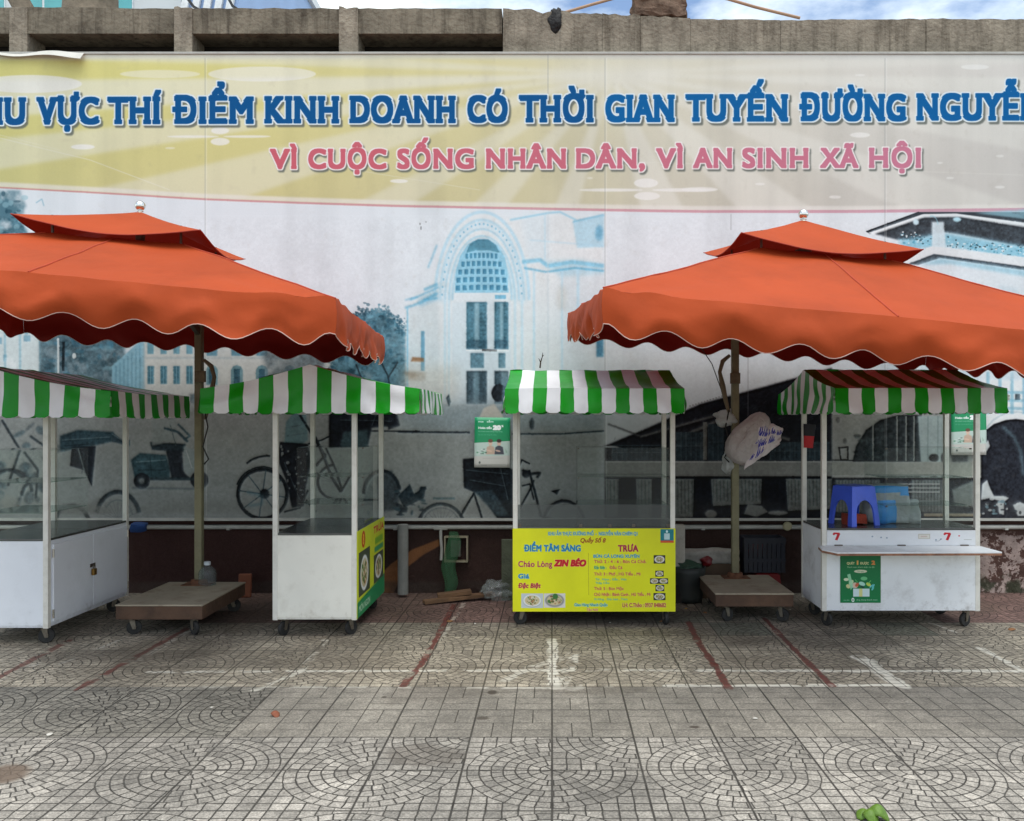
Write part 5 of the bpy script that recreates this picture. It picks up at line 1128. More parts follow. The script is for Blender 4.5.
# posters stuck on the hoarding
pp = Canvas(0, 0, 34, 49, 12, (16, 146, 92))
pp.poly([(0, 25), (34, 22.8), (34, 49), (0, 49)], (196, 214, 204)); pp.poly([(0, 38), (34, 37), (34, 49), (0, 49)], (210, 206, 198), 1, .3); pp.rect(0, 0, 34, .7, (60, 170, 120))
pp.text('mua', 3.4, 8.6, 3, 5, (206, 232, 216), .16); pp.text('sắm', 11.6, 18, 3, 5, (206, 232, 216), .16); pp.text('Hoàn tiền', 3.6, 16.6, 9, 11.4, (226, 240, 230), .24); pp.text('20', 17.4, 25.4, 7.4, 12.4, (250, 250, 246), .7); pp.text('%', 25.6, 27.6, 7.2, 9.4, (240, 246, 240), .2)
pp.text('khi thanh toán bằng ứng dụng', 3.6, 26.6, 13, 14.2, (160, 214, 184), .04); pp.text('tại các cửa hàng ăn uống', 3.6, 21, 16.4, 17.4, (110, 190, 150), .03)
for x, cs in ((15.4, ((206, 176, 154), (226, 192, 170), (110, 74, 56))), (23.6, ((74, 76, 86), (226, 186, 166), (60, 46, 40)))):
    pp.poly([(x - 4.2, 36), (x - 3.4, 29), (x, 27), (x + 3.6, 29), (x + 4.8, 36)], cs[0], 1, .3); pp.ell(x, 25, 1.9, 2.6, cs[1], 1, .2); pp.ell(x, 22.8, 2.3, 1.7, cs[2], 1, .25); pp.ell(x - 1, 32.6, 2.6, .9, cs[1], .9, .2, 12)
for i in range(16): pp.ell(2.4 + 9 * rng.random(), 31 + 5 * rng.random(), .4 + rng.random(), .3 + .5 * rng.random(), ((120, 170, 140), (60, 90, 76), (222, 228, 222))[i % 3], .8, .15)
pp.poly([(29.6, 30), (31.6, 34), (30, 35)], (150, 180, 160), .8, .3); pp.ell(5.2, 44.2, .9, 1.2, (80, 88, 84), .9, .2); pp.line([(4, 46.6), (30, 46.2)], .3, (170, 168, 160)); pp.line([(8, 40), (28, 39.6)], .3, (178, 176, 168)); pp.text('điều kiện áp dụng', 6.6, 12, 46.4, 47.2, (130, 132, 128), .02)
im_post = pp.image('discount_poster')
def poster(label, px0, px1, py0, py1, tilt):
    d = BD - .03; a, b_ = P(px0, py1, d), P(px1, py0, d); w_, h_ = b_.x - a.x, b_.z - a.z
    mb = MB(); f = lambda u, v: (w_ * (u - .5), -.012 * math.sin(u * 3) - .014 * v * (1 - v) * 2 + .01 * u, h_ * (v - .5))
    mb.grid(f, 10, 12, uv=True)
    o = mb.build('discount_poster', printed('discount_poster_print', im_post, .35, spec=.5)); o.location = (a + b_) / 2; o.rotation_euler.y = R(tilt)
    md = o.modifiers.new('thickness', 'SOLIDIFY'); md.thickness = .0015
    return tag(o, label, 'poster', 'green discount posters on the hoarding')
poster('green 20% discount poster beside the stall with the yellow menu', 474.5, 510, 417.5, 467.5, .6)
poster('green discount poster seen through the glass case of stall 7', 951, 986.5, 408, 455, -.4)

# ------------------------------------------------------------------ things lying about
def plastic(name, col, rough=.4, var=.08): return mat(name, col, rough, var=var, scale=6, dirt=.25, dirtcol=[c * .5 for c in col])
# blue stool with arched legs
def stool(name, label, loc, s, h, m, rz):
    mb = MB(); t0, t1 = s * .40, s * .5
    def side(k):
        Mr = Matrix.Rotation(k * math.pi / 2, 4, 'Z'); n = 12
        xo = lambda z: t1 + (t0 - t1) * z / h
        out = [(-t1, 0), (-t0, h)], [(t0, h), (t1, 0)]
        arch = []
        for i in range(n + 1):
            a = math.pi * i / n; arch.append((-(t1 * .62) * math.cos(a), h * .30 + h * .36 * math.sin(a)))
        inner = [(-t1 * .66, 0)] + arch + [(t1 * .66, 0)]
        outer = [(-t1, 0)] + [(-t0 + 2 * t0 * i / n - 0, h) for i in range(n + 1)] + [(t1, 0)]
        vs = []
        for th in (0, -.012):
            for pts in (outer, inner):
                for x, z in pts: vs.append(Mr @ Vector((x * (1 + th / s), -(xo(z) + th), z)))
        q = len(outer); fs = []
        for i in range(q - 1):
            fs.append((i, i + 1, q + i + 1, q + i)); fs.append((2 * q + i, 3 * q + i, 3 * q + i + 1, 2 * q + i + 1)); fs.append((q + i, q + i + 1, 3 * q + i + 1, 3 * q + i))
        mb.add(vs, fs, 0)
    for k in range(4): side(k)
    n = 24; vs = []
    for z, q in ((h - .012, 1.0), (h + .004, .97), (h + .010, .86)):
        for i in range(n):
            a = 2 * math.pi * i / n; c, s_ = math.cos(a), math.sin(a); r_ = t0 / max(abs(c), abs(s_)) ** .82
            vs.append((c * r_ * q * 1.01, s_ * r_ * q * 1.01, z))
    hr = [(.018 * math.cos(2 * math.pi * i / n), .018 * math.sin(2 * math.pi * i / n), h + .008) for i in range(n)]
    vs += hr; fs = [(j * n + i, j * n + (i + 1) % n, (j + 1) * n + (i + 1) % n, (j + 1) * n + i) for j in range(3) for i in range(n)]
    mb.add(vs, fs, 0, smooth=True)
    o = mb.build(name, m); o.location = loc; o.rotation_euler.z = rz; return tag(o, label, 'stool')
stool('plastic_stool', 'blue plastic stool standing on the counter of stall 7', (2.335, 6.70, .749), .27, .295, plastic('blue_plastic', (64, 94, 216), .35), .38)
stool('plastic_stool', 'low red plastic stool under the dark crate by the wall', (1.86, 7.60, 0), .26, .215, plastic('red_plastic', (120, 22, 24), .4), .1)
def soft_box(name, lo, hi, m, seed, amp, cuts=7, rz=0., pinch=0., mi=None, mats=None):
    bm = bmesh.new(); bmesh.ops.create_cube(bm, size=1); bmesh.ops.subdivide_edges(bm, edges=bm.edges[:], cuts=cuts, use_grid_fill=True)
    lo, hi = Vector(lo), Vector(hi); s = hi - lo
    for v in bm.verts:
        c = v.co; k = 1 - pinch * max(0, c.z + .1)
        r_ = 1 - .10 * ((abs(c.x) * 2) ** 4 + (abs(c.y) * 2) ** 4 + (abs(c.z) * 2) ** 4 - 1) / 2
        p = Vector((c.x * s.x * k * r_, c.y * s.y * k * r_, c.z * s.z * (r_ if c.z > 0 else 1))); q = p * 9 + Vector((seed, seed * 1.7, 0)); q2 = p * 26
        v.co = p + Vector((nz(q.x, q.y, q.z), nz(q.x + 40, q.y, q.z), .5 * nz(q.x, q.y + 40, q.z))) * amp + Vector((nz(q2.x, q2.y, q2.z), nz(q2.x + 9, q2.y, q2.z), 0)) * amp * .4
    me = bpy.data.meshes.new(name); bm.to_mesh(me); bm.free()
    for mm in (mats or [m]): me.materials.append(mm)
    for p in me.polygons:
        p.use_smooth = True
        if mi: p.material_index = mi(p.center, s)
    o = bpy.data.objects.new(name, me); C.objects.link(o); o.location = (lo + hi) / 2; o.rotation_euler.z = rz; return o
film = cloth('milky_film', (214, 216, 214), .45, (220, 222, 220), .35, .5, .9, 34); bluep = plastic('blue_wrap', (56, 146, 214), .4, .2)
pk = soft_box('wrapped_pack', (2.46, 6.74, .749), (2.79, 6.93, 1.05), film, 4, .022, 9, .05, .12, lambda c, s: 1 if (c.z > s.z * .26 and c.z < s.z * .44) or (abs(c.x + .02) < s.x * .25 and c.z < s.z * .08 and c.y < 0) else 0, [film, bluep])
tag(pk, 'blue and white plastic-wrapped pack on the counter of stall 7', 'pack')
wb = soft_box('plastic_bag', (2.78, 6.76, .749), (2.90, 6.9, .93), film, 8, .03, 7, -.2, .5); tag(wb, 'crumpled white bag behind the glass of stall 7', 'bag')
rt = rough_block('folded_cloth', (2.27, 6.66, .749), (2.41, 6.78, .83), mat('brick_red_cloth', (150, 62, 44), .9, var=.2, scale=12, bump=.5, bscale=40), 7, .01); tag(rt, 'folded brick red cloth under the blue stool', 'cloth')
# red and black pouch on a stall post
b = MB(); b.grid(lambda u, v: (.05 * math.cos(6.283 * u) * (1 - .28 * v) + .004 * nz(u * 6, v * 4), .022 * math.sin(6.283 * u) * (1 - .2 * v), .095 - .19 * v), 20, 10, mif=lambda i, j: 1 if j < 5 else 0)
po = b.build('hanging_pouch', [mat('red_nylon', (176, 30, 36), .7, var=.15, bump=.2), mat('black_nylon', (28, 26, 32), .7, var=.2)]); po.location = P(809, 436, 6.96); po.rotation_euler.y = .06
tag(po, 'small red and black pouch hanging on the post of stall 7', 'pouch')
# bag tied to the parasol pole: gathered neck and a slumped mouth
bagc = cloth('thin_pink_white_bag', (220, 212, 208), .4, (206, 186, 184), .4, .4, .9, 38)
sg = Canvas(0, 0, 40, 22, 8, (214, 202, 200)); r9 = np.random.default_rng(5)
for row, (yy, xa, xb) in enumerate(((6, 5, 38), (12, 3, 30), (17, 4, 18))):
    x = xa
    while x < xb:
        w_ = 1.5 + 2.2 * r9.random(); pts = [(x, yy + 1.6), (x + w_ * .35, yy - 1.8 - 1.6 * r9.random()), (x + w_ * .5, yy + 1.4), (x + w_, yy - 1 + r9.random())]; sg.line(pts, .85, (52, 50, 150)); x += w_ * (.8 if r9.random() > .25 else 1.6)
im_script = sg.image('bag_script')
bag = empty('carrier_bag', P(755, 442, 7.28), 'rumpled white carrier bag with blue writing tied to the parasol pole', 'bag')
o0 = P(755, 442, 7.28); PXM = 7.28 / F
def bagpt(px, py, dy): return P(px, py, 7.28 + dy) - o0
RB = Matrix.Rotation(R(32), 3, 'Y')
def bagsurf(a, h, k=1.):
    # h: -1 bottom of the bag .. 1 its gathered end; a: angle round it, 0 = towards the street
    prof = max(1 - abs(h) ** 2.6, .0) ** .5 * (1.0 - .22 * h)
    cr_ = 1 + .16 * nz(math.sin(a) * 1.7 + 2, math.cos(a) * 1.7, h * 1.6) + .07 * nz(math.sin(a) * 5, math.cos(a) * 5, h * 4) + .03 * nz(math.sin(a) * 11, math.cos(a) * 11, h * 8) - .10 * abs(nz(math.sin(a) * 3 + h * 2, math.cos(a) * 3, h * 2.4 + 5))
    p = Vector((math.sin(a) * 17 * prof * cr_ * k - 8, -math.cos(a) * 13 * prof * cr_ * k - 6, h * 29)) * PXM
    return RB @ p
mb = MB(); mb.grid(lambda u, v: bagsurf(6.28319 * u, -1 + 2 * v), 56, 36); mb.build('bag_body', bagc, bag)
mb = MB()
def flap(u, v):
    A, B_, Cc, Dd = [bagpt(*p, q) for p, q in (((744, 470), -.13), ((780, 444), -.10), ((783, 428), -.07), ((759, 419), -.12))]
    p = A.lerp(B_, u).lerp(Dd.lerp(Cc, u), v); w_ = math.sin(math.pi * min(max(u, 0), 1)) * math.sin(math.pi * min(max(v, 0), 1))
    p.y += -.035 * w_ + .035 * nz(u * 3.1, v * 3, 8) + .016 * nz(u * 8, v * 7, 3); p.z += .014 * nz(u * 4, v * 3, 5) + .006 * nz(u * 13, v * 12, 5); p.x += .010 * nz(u * 5, v * 5, 15); return p
mb.grid(flap, 26, 20, uv=True)
fo = mb.build('printed_flap', printed('bag_script_print', im_script, .45, bump=.5, bscale=30), bag)
mb = MB(); mb.tube([bagsurf(-.4 + .05 * math.sin(i), -.9 + 1.8 * i / 18, 1.03) for i in range(19)], [.004 + .004 * math.sin(i * .9) ** 2 for i in range(19)], 6); mb.build('folded_edge', bagc, bag)
nk = lump('gathered_neck', bagpt(726, 418, .05), (.11, .06, .07), film, 3, .5, 3, bag)
nk2 = lump('crumpled_tail', bagpt(728, 462, .04), (.05, .05, .10), film, 6, .5, 3, bag)
# parked against the footing
gp = MB(); gp.tube([P(403, 594, 7.62), P(403, 524.5, 7.62)], .047, 16); tag(gp.build('standpipe', mat('grey_pipe', (132, 132, 126), .6, var=.2, scale=6, dirt=.4, dirtcol=(84, 80, 74), bump=.2)), 'thick grey upright pipe beside the orange swoosh on the wall', 'pipe')
mt = empty('meter_box', P(457, 548, 7.78), 'open beige meter box on the maroon wall behind green netting', 'meter box')
o0 = P(457, 548, 7.78); q = MB(); bw, bh = .105, .115
for a, b_ in (((-bw, -.09, -bh), (-bw + .012, 0, bh)), ((bw - .012, -.09, -bh), (bw, 0, bh)), ((-bw + .0125, -.09, bh - .012), (bw - .0125, 0, bh)), ((-bw + .0125, -.09, -bh), (bw - .0125, 0, -bh + .012))): q.box(a, b_)
beige = mat('aged_beige_plastic', (150, 140, 116), .6, var=.15, dirt=.5, dirtcol=(84, 74, 60)); q.build('housing', beige, mt)
q = MB(); q.box((-.05, -.06, -.07), (.04, -.005, .08)); q.build('meter', mat('grey_meter', (108, 106, 98), .5, var=.3, scale=20), mt, bevel=.006)
q = MB(); q.tube([(-.14, -.05, .18), (-.14, -.05, .1), (-.13, -.05, 0), (-.135, -.05, -.1)], .014, 10); q.tube([(-.2, -.05, .185), (-.08, -.05, .185)], .018, 10); q.build('valve_pipe', pale, mt)
netm = cloth('green_netting', (86, 136, 98), .3, (60, 130, 84), .8)
def netm_alpha():
    nt = netm.node_tree; N = nt.nodes; L = nt.links; o = N['Material Output']; s = o.inputs['Surface'].links[0].from_socket
    tc = N.new('ShaderNodeTexCoord'); w = []
    for d_ in ('DIAGONAL', 'Z'):
        q = N.new('ShaderNodeTexWave'); q.bands_direction = d_; q.inputs['Scale'].default_value = 42; L.new(tc.outputs['Object'], q.inputs['Vector']); w.append(q)
    mx = N.new('ShaderNodeMath'); mx.operation = 'MAXIMUM'; L.new(w[0].outputs['Fac'], mx.inputs[0]); L.new(w[1].outputs['Fac'], mx.inputs[1])
    g = N.new('ShaderNodeMath'); g.operation = 'GREATER_THAN'; g.inputs[1].default_value = .92; L.new(mx.outputs[0], g.inputs[0])
    t = N.new('ShaderNodeBsdfTransparent'); a = N.new('ShaderNodeMixShader'); L.new(g.outputs[0], a.inputs['Fac']); L.new(t.outputs[0], a.inputs[1]); L.new(s, a.inputs[2]); L.new(a.outputs[0], o.inputs['Surface'])
netm_alpha()
q = MB(); c0 = P(448, 592, 7.6)
q.grid(lambda u, v: (.062 * math.cos(6.283 * u) * (.40 + .62 * math.sin(2.6 * v + .3)) * (1 + .35 * nz(math.cos(6.283 * u) * 2, math.sin(6.283 * u) * 2, v * 3)) + .03 * nz(v * 3, 1) + .04 * v, .055 * math.sin(6.283 * u) * (1 + .3 * nz(u * 5, v * 4)), .005 + .565 * v), 28, 20)
no = q.build('netting_bundle', netm); no.location = (c0.x, 7.63, 0); tag(no, 'bundle of green netting hanging down over the meter box', 'netting')
wood = mat('old_timber', (118, 88, 62), .85, var=.3, scale=6, dirt=.5, dirtcol=(64, 48, 38), bump=.5, bscale=30)
q = MB(); x_, d_ = G(436, 604); q.bar((x_ - .10, d_ - .02, .02), (x_ + .47, d_ + .22, .045), .09, .025); q.bar((x_ + .0, d_ + .1, .05), (x_ + .28, d_ + .16, .075), .1, .03); tag(q.build('scrap_planks', wood), 'two scrap timber planks lying below the green netting', 'planks')
x_, d_ = G(497, 602); cl = lump('clear_bag', (x_, d_ + .12, .075), (.15, .12, .085), glass('clear_film', (.86, .87, .87), .22), 12, .55, 4); tag(cl, 'crumpled clear plastic bag on the ground left of the menu stall', 'bag')
# water jug on the left platform
jm = glass('pet_plastic', (.80, .86, .88), .10); jug = empty('water_jug', (-2.77, 6.96, .229), 'clear plastic water jug standing on the wheeled wooden platform', 'jug')
q = MB(); q.lathe([(.045, 0), (.066, .006), (.070, .03), (.066, .045), (.070, .06), (.066, .075), (.070, .09), (.066, .105), (.060, .122), (.036, .146), (.022, .156), (.022, .168)], n=24); q.build('bottle_body', jm, jug)
q = MB(); q.lathe([(.025, .162), (.026, .165), (.026, .186), (.022, .189)], n=16); q.build('cap', plastic('white_cap', (206, 214, 220)), jug)
x_, d_ = G(247, 596); q = MB(); q.box((-.055, -.02, 0), (.055, .02, .205)); tt = q.build('terracotta_slab', mat('terracotta', (132, 78, 54), .85, var=.15, dirt=.3, bump=.4, bscale=30), bevel=.008); tt.location = (x_ - .0, d_ - .06, .0); tt.rotation_euler = (-.12, 0, .05); tag(tt, 'upright terracotta slab leaning behind the wooden platform', 'slab')
rg = soft_box('red_sack', (-3.32, 7.3, 0), (-3.06, 7.52, .13), mat('faded_red_cloth', (120, 52, 56), .9, var=.2, bump=.5, bscale=20), 3, .04); tag(rg, 'faded red cloth sack on the ground near the white door stall', 'sack')
bs = soft_box('blue_rag', (wx(134, 7.6), 7.52, .585), (wx(148, 7.6), 7.62, .655), mat('blue_rag_cloth', (30, 60, 110), .9, var=.3, bump=.4, bscale=30), 6, .03, 5); tag(bs, 'small blue rag tucked on the wall pipe behind the first stall', 'rag')
# clutter behind the right platform
navy = mat('navy_plastic', (18, 21, 34), .55, var=.2, scale=5, dirt=.3, dirtcol=(60, 54, 50))
q = MB(); cw, cd, ch, th = .36, .22, .30, .012
q.box((-cw / 2, -cd / 2, 0), (cw / 2, cd / 2, th))
for y in (-cd / 2, cd / 2 - th):
    for i in range(9): x0_ = -cw / 2 + i * cw / 9; q.box((x0_ + .002, y, th), (x0_ + cw / 9 - .004, y + th, ch - .05))
    q.box((-cw / 2, y - .002, ch - .05), (cw / 2, y + th + .002, ch)); q.box((-cw / 2, y - .002, .09), (cw / 2, y - .0002, .12))
for x in (-cw / 2, cw / 2 - th):
    for i in range(5): y0_ = -cd / 2 + th + i * (cd - 2 * th) / 5; q.box((x, y0_ + .004, th), (x + th, y0_ + (cd - 2 * th) / 5 - .004, ch - .05))
    q.box((x - .002, -cd / 2, ch - .05), (x + th + .002, cd / 2, ch))
cr = q.build('plastic_crate', navy); cr.location = (1.845, 7.615, .232); tag(cr, 'dark navy plastic crate against the wall beside stall 7', 'crate')
rl = lump('red_bag', (1.80, 7.60, .41), (.085, .07, .07), cloth('red_bag_film', (112, 20, 26), .2, None, .4, .5), 9, .5); tag(rl, 'crumpled red plastic bag inside the dark crate', 'bag')
q = MB(); q.grid(lambda u, v: ((.13 + .03 * v) * math.cos(6.283 * u), (.11 + .03 * v) * math.sin(6.283 * u), .30 * v), 28, 6); q.lathe([(.001, .004), (.13, .004)], n=20)
bn = q.build('waste_bin', mat('grey_bin', (40, 44, 42), .55, var=.15, dirt=.4)); bn.location = (1.16, 7.44, 0); md = bn.modifiers.new('thickness', 'SOLIDIFY'); md.thickness = .004; tag(bn, 'round grey bin stuffed with bags beside the wooden platform', 'bin')
fb = lump('green_bag', (1.15, 7.42, .30), (.11, .1, .05), cloth('green_film', (64, 92, 74), .35, None, .35, .5), 15, .55); tag(fb, 'crumpled pale green bag spilling from the grey bin', 'bag')
rb_ = lump('red_bag', (1.34, 7.50, .33), (.05, .05, .04), cloth('red_bag_film', (160, 28, 36)), 22, .4); tag(rb_, 'crumpled dark red bag between the grey bin and the parasol pole', 'bag')
q = MB(); q.box((-.28, -.06, 0), (.28, .06, .30)); st_ = q.build('cardboard_box', mat('brown_card', (92, 74, 58), .9, var=.2, dirt=.4)); st_.location = (1.36, 7.61, 0.0); tag(st_, 'brown box hidden under the grey sack by the wall', 'box')
gs = soft_box('grey_sack', (1.06, 7.53, .302), (1.64, 7.70, .42), mat('grey_white_sack', (150, 146, 138), .85, var=.15, scale=8, dirt=.4, dirtcol=(40, 40, 46), bump=.4, bscale=18), 11, .04); tag(gs, 'slumped pale grey sack lying along the foot of the wall', 'sack')
q = MB(); q.box((-.10, -.045, 0), (.10, .045, .50)); fo_ = q.build('foam_board', mat('off_white_foam', (176, 170, 158), .85, var=.08, scale=9, dirt=.3, bump=.3, bscale=60), bevel=.012); fo_.location = (1.035, 7.42, .16); tag(fo_, 'off-white foam slab standing on a dark block behind the menu stall', 'slab')
q = MB(); q.box((-.13, -.08, 0), (.13, .08, .158)); db = q.build('dark_block', mat('dark_timber_block', (40, 34, 30), .9, var=.3, scale=8, bump=.4)); db.location = (1.02, 7.42, 0); tag(db, 'dark timber block under the off-white foam slab', 'block')
q = MB(); q.box((-.05, -.03, 0), (.05, .03, .52)); pb_ = q.build('timber_offcut', mat('mossy_timber', (84, 88, 70), .9, var=.3, scale=8, bump=.4)); pb_.location = (-.385, 7.5, 0.); tag(pb_, 'short mossy timber post behind the left edge of the menu stall', 'post')
vc = MB(); vc.lathe([(.001, 0), (.035, .002), (.042, .012), (.035, .024), (.001, .028)], n=18); vo_ = vc.build('valve_cap', mat('yellowed_plastic', (168, 160, 128), .6, var=.1)); vo_.rotation_euler = (R(90), 0, 0); vo_.location = P(787, 526, 7.72); tag(vo_, 'yellowed round valve cap on the wall pipe left of stall 7', 'valve')
# dry twig and cable scraps
tw = MB(); a_ = P(540, 368, 7.62); tw.tube([a_, a_ + Vector((.005, 0, .05)), a_ + Vector((.02, 0, .10)), a_ + Vector((.024, .01, .135))], [.007, .006, .004, .002], 6); tw.tube([a_ + Vector((.005, 0, .05)), a_ + Vector((-.012, 0, .085))], [.005, .002], 6); tw.tube([a_ + Vector((.02, 0, .10)), a_ + Vector((.034, 0, .115))], [.004, .002], 6)
tag(tw.build('dry_twig', mat('dry_bark', (62, 50, 40), .9, var=.3)), 'dry forked twig sticking up behind the striped roof of the menu stall', 'twig')
wc = MB(); wc.tube([P(700, 346, 7.3), P(712, 364, 7.32), P(722, 392, 7.36), P(728, 400, 7.38)], .004, 6); tag(wc.build('loose_wire', mat('black_cord', (30, 28, 26))), 'thin black wire hanging from the canopy to the bag pole', 'wire')
# ground litter
leafm = mat('fresh_green_peel', (92, 124, 36), .5, var=.22, scale=16, dirt=.3, dirtcol=(60, 84, 30), bump=.2)
def leaf_lobe(parent, name, c, s, rz, tilt, fold, m, curl=.5):
    q = MB()
    def f(u, v):
        x = (u - .5) * 2; w = math.sin(math.pi * min(max(v * .96 + .02, 0), 1)) ** .6
        return (x * w * s * .5, (v - .5) * s * 1.25, s * (curl * (1 - x * x) * w * .55 - fold * abs(x) * .1 + curl * .5 * math.sin(v * 3.1) + .02 * nz(u * 4, v * 4)))
    q.grid(f, 12, 14); o = q.build(name, m, parent); o.location = c; o.rotation_euler = (tilt, 0, rz); md = o.modifiers.new('thickness', 'SOLIDIFY'); md.thickness = .003; return o
x_, d_ = G(872, 820); lf = empty('green_peel', (x_, d_, 0), 'curled fresh green leaf lying on the paving in front', 'leaf')
leaf_lobe(lf, 'leaf_blade', (.018, -.005, .008), .072, 1.2, .1, .2, leafm, .75); leaf_lobe(lf, 'leaf_blade', (-.025, .02, .006), .055, -.9, .1, .2, leafm, .5); leaf_lobe(lf, 'leaf_blade', (-.012, -.01, .006), .06, .25, .2, .2, leafm, .7)
x_, d_ = G(275, 716); dl = leaf_lobe(None, 'dry_leaf', (x_, d_, .005), .045, .8, .3, .2, mat('dry_leaf', (140, 82, 58), .8, var=.3, scale=20), .5); tag(dl, 'small dry orange leaf alone on the grey paving', 'leaf')
wl = mat('litter_paper', (206, 200, 188), .8, var=.1); yl = mat('litter_yellow', (206, 160, 50), .7); bl_ = mat('litter_leaf', (140, 100, 66), .9, var=.3)
for k, (px, py, s, m, lab) in enumerate(((50, 735, .03, wl, 'flat white paper scrap on the paving at the far left'), (686, 609, .02, yl, 'tiny yellow scrap beside the wheel of the right platform'), (790, 610, .018, wl, 'tiny white scrap by the rear wheel of the right platform'), (610, 623, .014, wl, 'tiny white scrap under the menu stall'),
                                        (1012, 630, .05, bl_, 'curled brown leaf near the wall right of stall 7'), (475, 624, .016, wl, 'white paper fleck left of the menu stall wheel'), (755, 719, .022, wl, 'white paper scrap on the plain grey tile strip'), (450, 622, .05, bl_, 'dead brown leaf on the dark paving between two stalls'),
                                        (663, 622, .05, bl_, 'dead brown leaf beside the menu stall rear wheel'), (212, 708, .016, wl, 'white fleck on the dark fan tiles'), (705, 613, .03, bl_, 'crushed brown leaf left of the right platform'))):
    x_, d_ = G(px, py); tag(leaf_lobe(None, 'litter_scrap', (x_, d_, .004), s, k * 1.3, .08 * (k % 3), .2, m, .22), lab, 'scrap', 'litter scraps on the pavement')

# ------------------------------------------------------------------ beyond the wall
facade = mat('pale_render', (206, 208, 206), .8, var=.06, scale=.4); teal = mat('teal_glazing', (96, 176, 176), .15, var=.15, scale=.6, spec=.8); bluef = mat('pale_blue_cladding', (150, 176, 214), .6, var=.08, scale=.5); frame = mat('white_frame', (222, 224, 224), .6)
def tower(name, label, px0, px1, d, zt, depth, wallm, win, lattice=False):
    x0, x1 = (px0 - VX) * d / F, (px1 - VX) * d / F
    t = empty(name, ((x0 + x1) / 2, d, 0), label, 'building'); I = Matrix.Translation((-(x0 + x1) / 2, -d, 0))
    mb = MB(); mb.box((x0, d, 0), (x1, d + depth, zt)); mb.build('wall', wallm, t, M=I)
    mb = MB(); mb.box((x0 - .2, d - .25, zt + .002), (x1 + .2, d + depth + .2, zt + .5)); mb.build('roof', frame, t, M=I)
    if lattice:
        mb = MB(); n = 5; w = (x1 - x0) / n
        for i in range(n):
            for z in np.arange(10, zt - 1, 2.6): mb.bar((x0 + i * w, d - .1, z), (x0 + (i + 1) * w, d - .1, z + 2.6), .28, .14)
        mb.build('lattice_screen', frame, t, M=I)
    else:
        for z in np.arange(4, zt - 2.6, 3.3):
            for x in np.arange(x0 + .5, x1 - 2.2, win):
                mb = MB(); mb.box((x, d - .06, z), (x + win - .6, d + .02, z + 2.1)); w_ = mb.build('window', frame, t, M=I)
                q = MB(); h = (win - .6) / 2
                for k in range(2): q.box((x + .07 + k * h, d - .09, z + .08), (x + h - .05 + k * h, d - .062, z + 2.02))
                q.build('pane', teal, w_, M=I)
tower('office_building', 'white office building with teal windows behind the wall', -120, 181, 42, 27, 12, facade, 3.1)
tower('apartment_tower', 'pale blue tower with a white diagonal screen', 182, 238, 36, 24, 12, bluef, 3, True)
bark = mat('tree_bark', (140, 126, 108), .95, var=.3, scale=5, dirt=.5, dirtcol=(62, 52, 44), bump=.9, bscale=18)
tr = empty('street_tree', (-4.66, 8.75, 0), 'thick barked tree with a leaning limb rising behind the wall', 'tree')
mb = MB(); mb.tube([(.02, 0, 0), (-.03, 0, 2), (0, 0, 4.2), (-.02, 0, 5.4), (.02, .02, 6.6), (.1, .05, 8)], [.36, .3, .27, .25, .22, .12], 16); tk = mb.build('trunk', bark, tr)
for v in tk.data.vertices: v.co.x += .05 * nz(v.co.x * 6, v.co.y * 6, v.co.z * 2); v.co.y += .05 * nz(v.co.x * 6 + 9, v.co.y * 6, v.co.z * 2)
mb = MB(); mb.tube([(-.02, 0, 4.7), (-.5, -.1, 5.45), (-.95, -.15, 6.3), (-1.5, -.1, 7.4)], [.11, .1, .09, .05], 10); mb.tube([(.0, 0, 6.2), (.7, .2, 7.2), (1.2, .3, 8)], [.1, .07, .04], 8); mb.build('limb', bark, tr)
r_ = random.Random(4); mb = MB()
cl_ = [Vector((r_.gauss(0, 1.0), r_.gauss(.4, .8), 8.4 + r_.gauss(0, .7))) for _ in range(40)]
for i in range(3600):
    c = cl_[i % 40] + Vector((r_.gauss(0, .32), r_.gauss(0, .32), r_.gauss(0, .24))); a = r_.random() * 6.3; s = .07 + .06 * r_.random()
    if c.z < 7.0: continue
    u = Vector((math.cos(a), math.sin(a), r_.uniform(-.5, .3))).normalized() * s; w = Vector((-math.sin(a), math.cos(a), r_.uniform(-.4, .4))).normalized() * s * .5
    mb.add([c - u, c - w, c + u, c + w], [(0, 1, 2, 3)])
mb.build('crown', mat('leaf_green', (62, 86, 40), .7, var=.35, scale=3), tr)
cm = mat('black_cord', (30, 28, 26))
for i, (a, b_, lab) in enumerate((((184, -6), (205, 13), 'black cable dropping to the wall top beside the blue tower'), ((226, -6), (240, 11), 'black cable dropping to the wall top right of the blue tower'))):
    mb = MB(); p0, p1 = P(*b_, 8.0), P(*a, 9.4); d_ = p1 - p0; mb.tube([p0, p0 + d_ * .5 - Vector((0, 0, .04)), p1, p1 + d_ * 3 + Vector((0, 0, .3)), p1 + d_ * 9 + Vector((0, 0, 1.5))], .014, 6); tag(mb.build('overhead_cable', cm), lab, 'cable', 'cables over the wall')

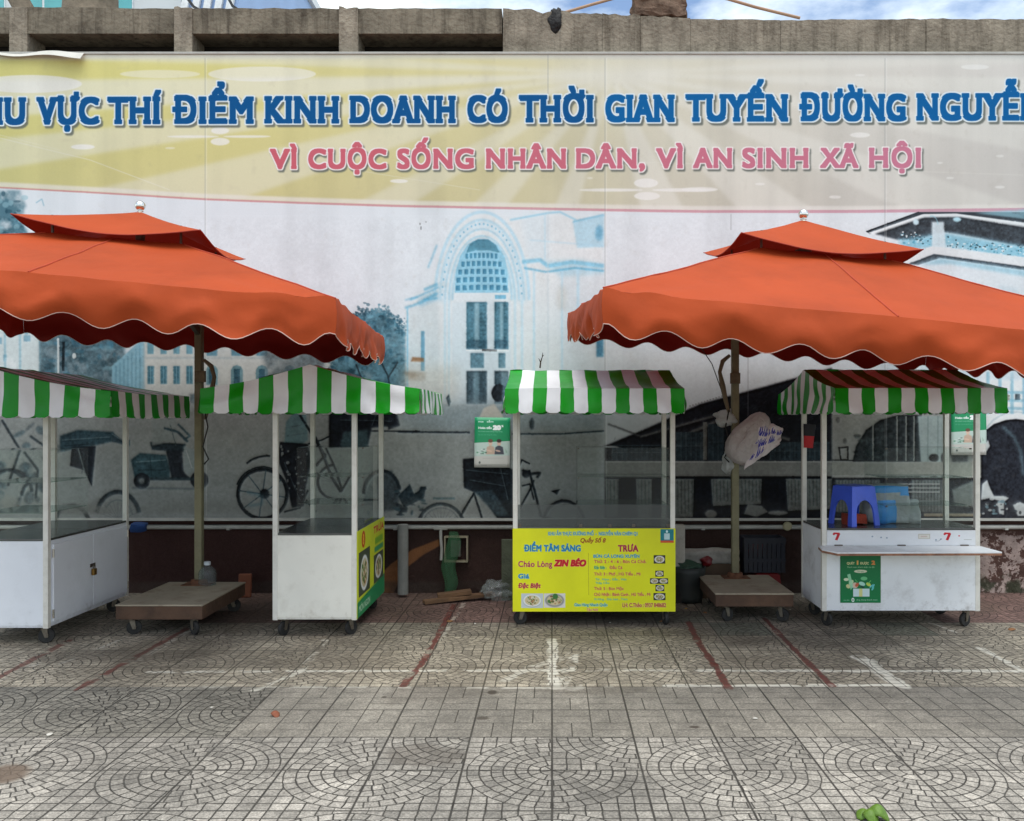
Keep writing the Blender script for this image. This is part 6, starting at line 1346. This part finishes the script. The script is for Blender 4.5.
# ------------------------------------------------------------------ light, sky, camera
SE, SAZ = 74, -8                                       # sun height and bearing (behind the viewer, a little to the left)
w = bpy.data.worlds.new('World'); S.world = w; w.use_nodes = True; nt = w.node_tree; N = nt.nodes; L = nt.links
bg = N['Background']; sky = N.new('ShaderNodeTexSky'); sky.sky_type = 'NISHITA'; sky.sun_disc = False; sky.sun_elevation = R(SE); sky.sun_rotation = R(180 + SAZ); sky.altitude = 10; sky.air_density = 1.0; sky.dust_density = 1.0; sky.ozone_density = 1
tc = N.new('ShaderNodeTexCoord'); no = N.new('ShaderNodeTexNoise'); no.inputs['Scale'].default_value = 3.2; no.inputs['Detail'].default_value = 8; no.inputs['Roughness'].default_value = .58
mp_ = N.new('ShaderNodeMapping'); mp_.inputs['Scale'].default_value = (1, 1, 2.4); mp_.inputs['Location'].default_value = (3.1, .4, 0)
L.new(tc.outputs['Generated'], mp_.inputs['Vector']); L.new(mp_.outputs[0], no.inputs['Vector'])
mr = N.new('ShaderNodeMapRange'); mr.inputs['From Min'].default_value = .40; mr.inputs['From Max'].default_value = .62; mr.inputs['To Max'].default_value = .85; L.new(no.outputs['Fac'], mr.inputs['Value'])
mx = N.new('ShaderNodeMix'); mx.data_type = 'RGBA'; mx.inputs['B'].default_value = (8.5, 9.1, 8.9, 1)
L.new(mr.outputs[0], mx.inputs['Factor']); L.new(sky.outputs[0], mx.inputs['A']); L.new(mx.outputs['Result'], bg.inputs['Color']); bg.inputs['Strength'].default_value = .13
sd = bpy.data.lights.new('sun', 'SUN'); sd.energy = 1.5; sd.angle = R(60); sd.color = (1, .985, .91)
so = bpy.data.objects.new('sun', sd); C.objects.link(so)
dv = Vector((math.sin(R(180 - SAZ)) * math.cos(R(SE)) * -1, -math.cos(R(SE)) * math.cos(R(SAZ)), math.sin(R(SE))))
so.rotation_euler = dv.to_track_quat('Z', 'Y').to_euler(); so.location = (0, -5, 12)
cd = bpy.data.cameras.new('camera'); co = bpy.data.objects.new('camera', cd); C.objects.link(co); co.location = (0, 0, H); co.rotation_euler = (R(90), 0, 0)
cd.sensor_width = 36; cd.lens = 36 * F / 1024; cd.shift_x = -(VX - 512) / 1024; cd.shift_y = (VY - 410.5) / 1024; cd.clip_end = 500; cd.clip_start = .05
S.camera = co
S.view_settings.view_transform = 'Standard'; S.view_settings.look = 'None'; S.view_settings.gamma = 1; S.view_settings.use_curve_mapping = False
S.view_settings.exposure = .68
S.cycles.use_denoising = True; S.cycles.transparent_max_bounces = 28; S.cycles.max_bounces = 8
print('built in %.1f s' % (time.time() - T0))
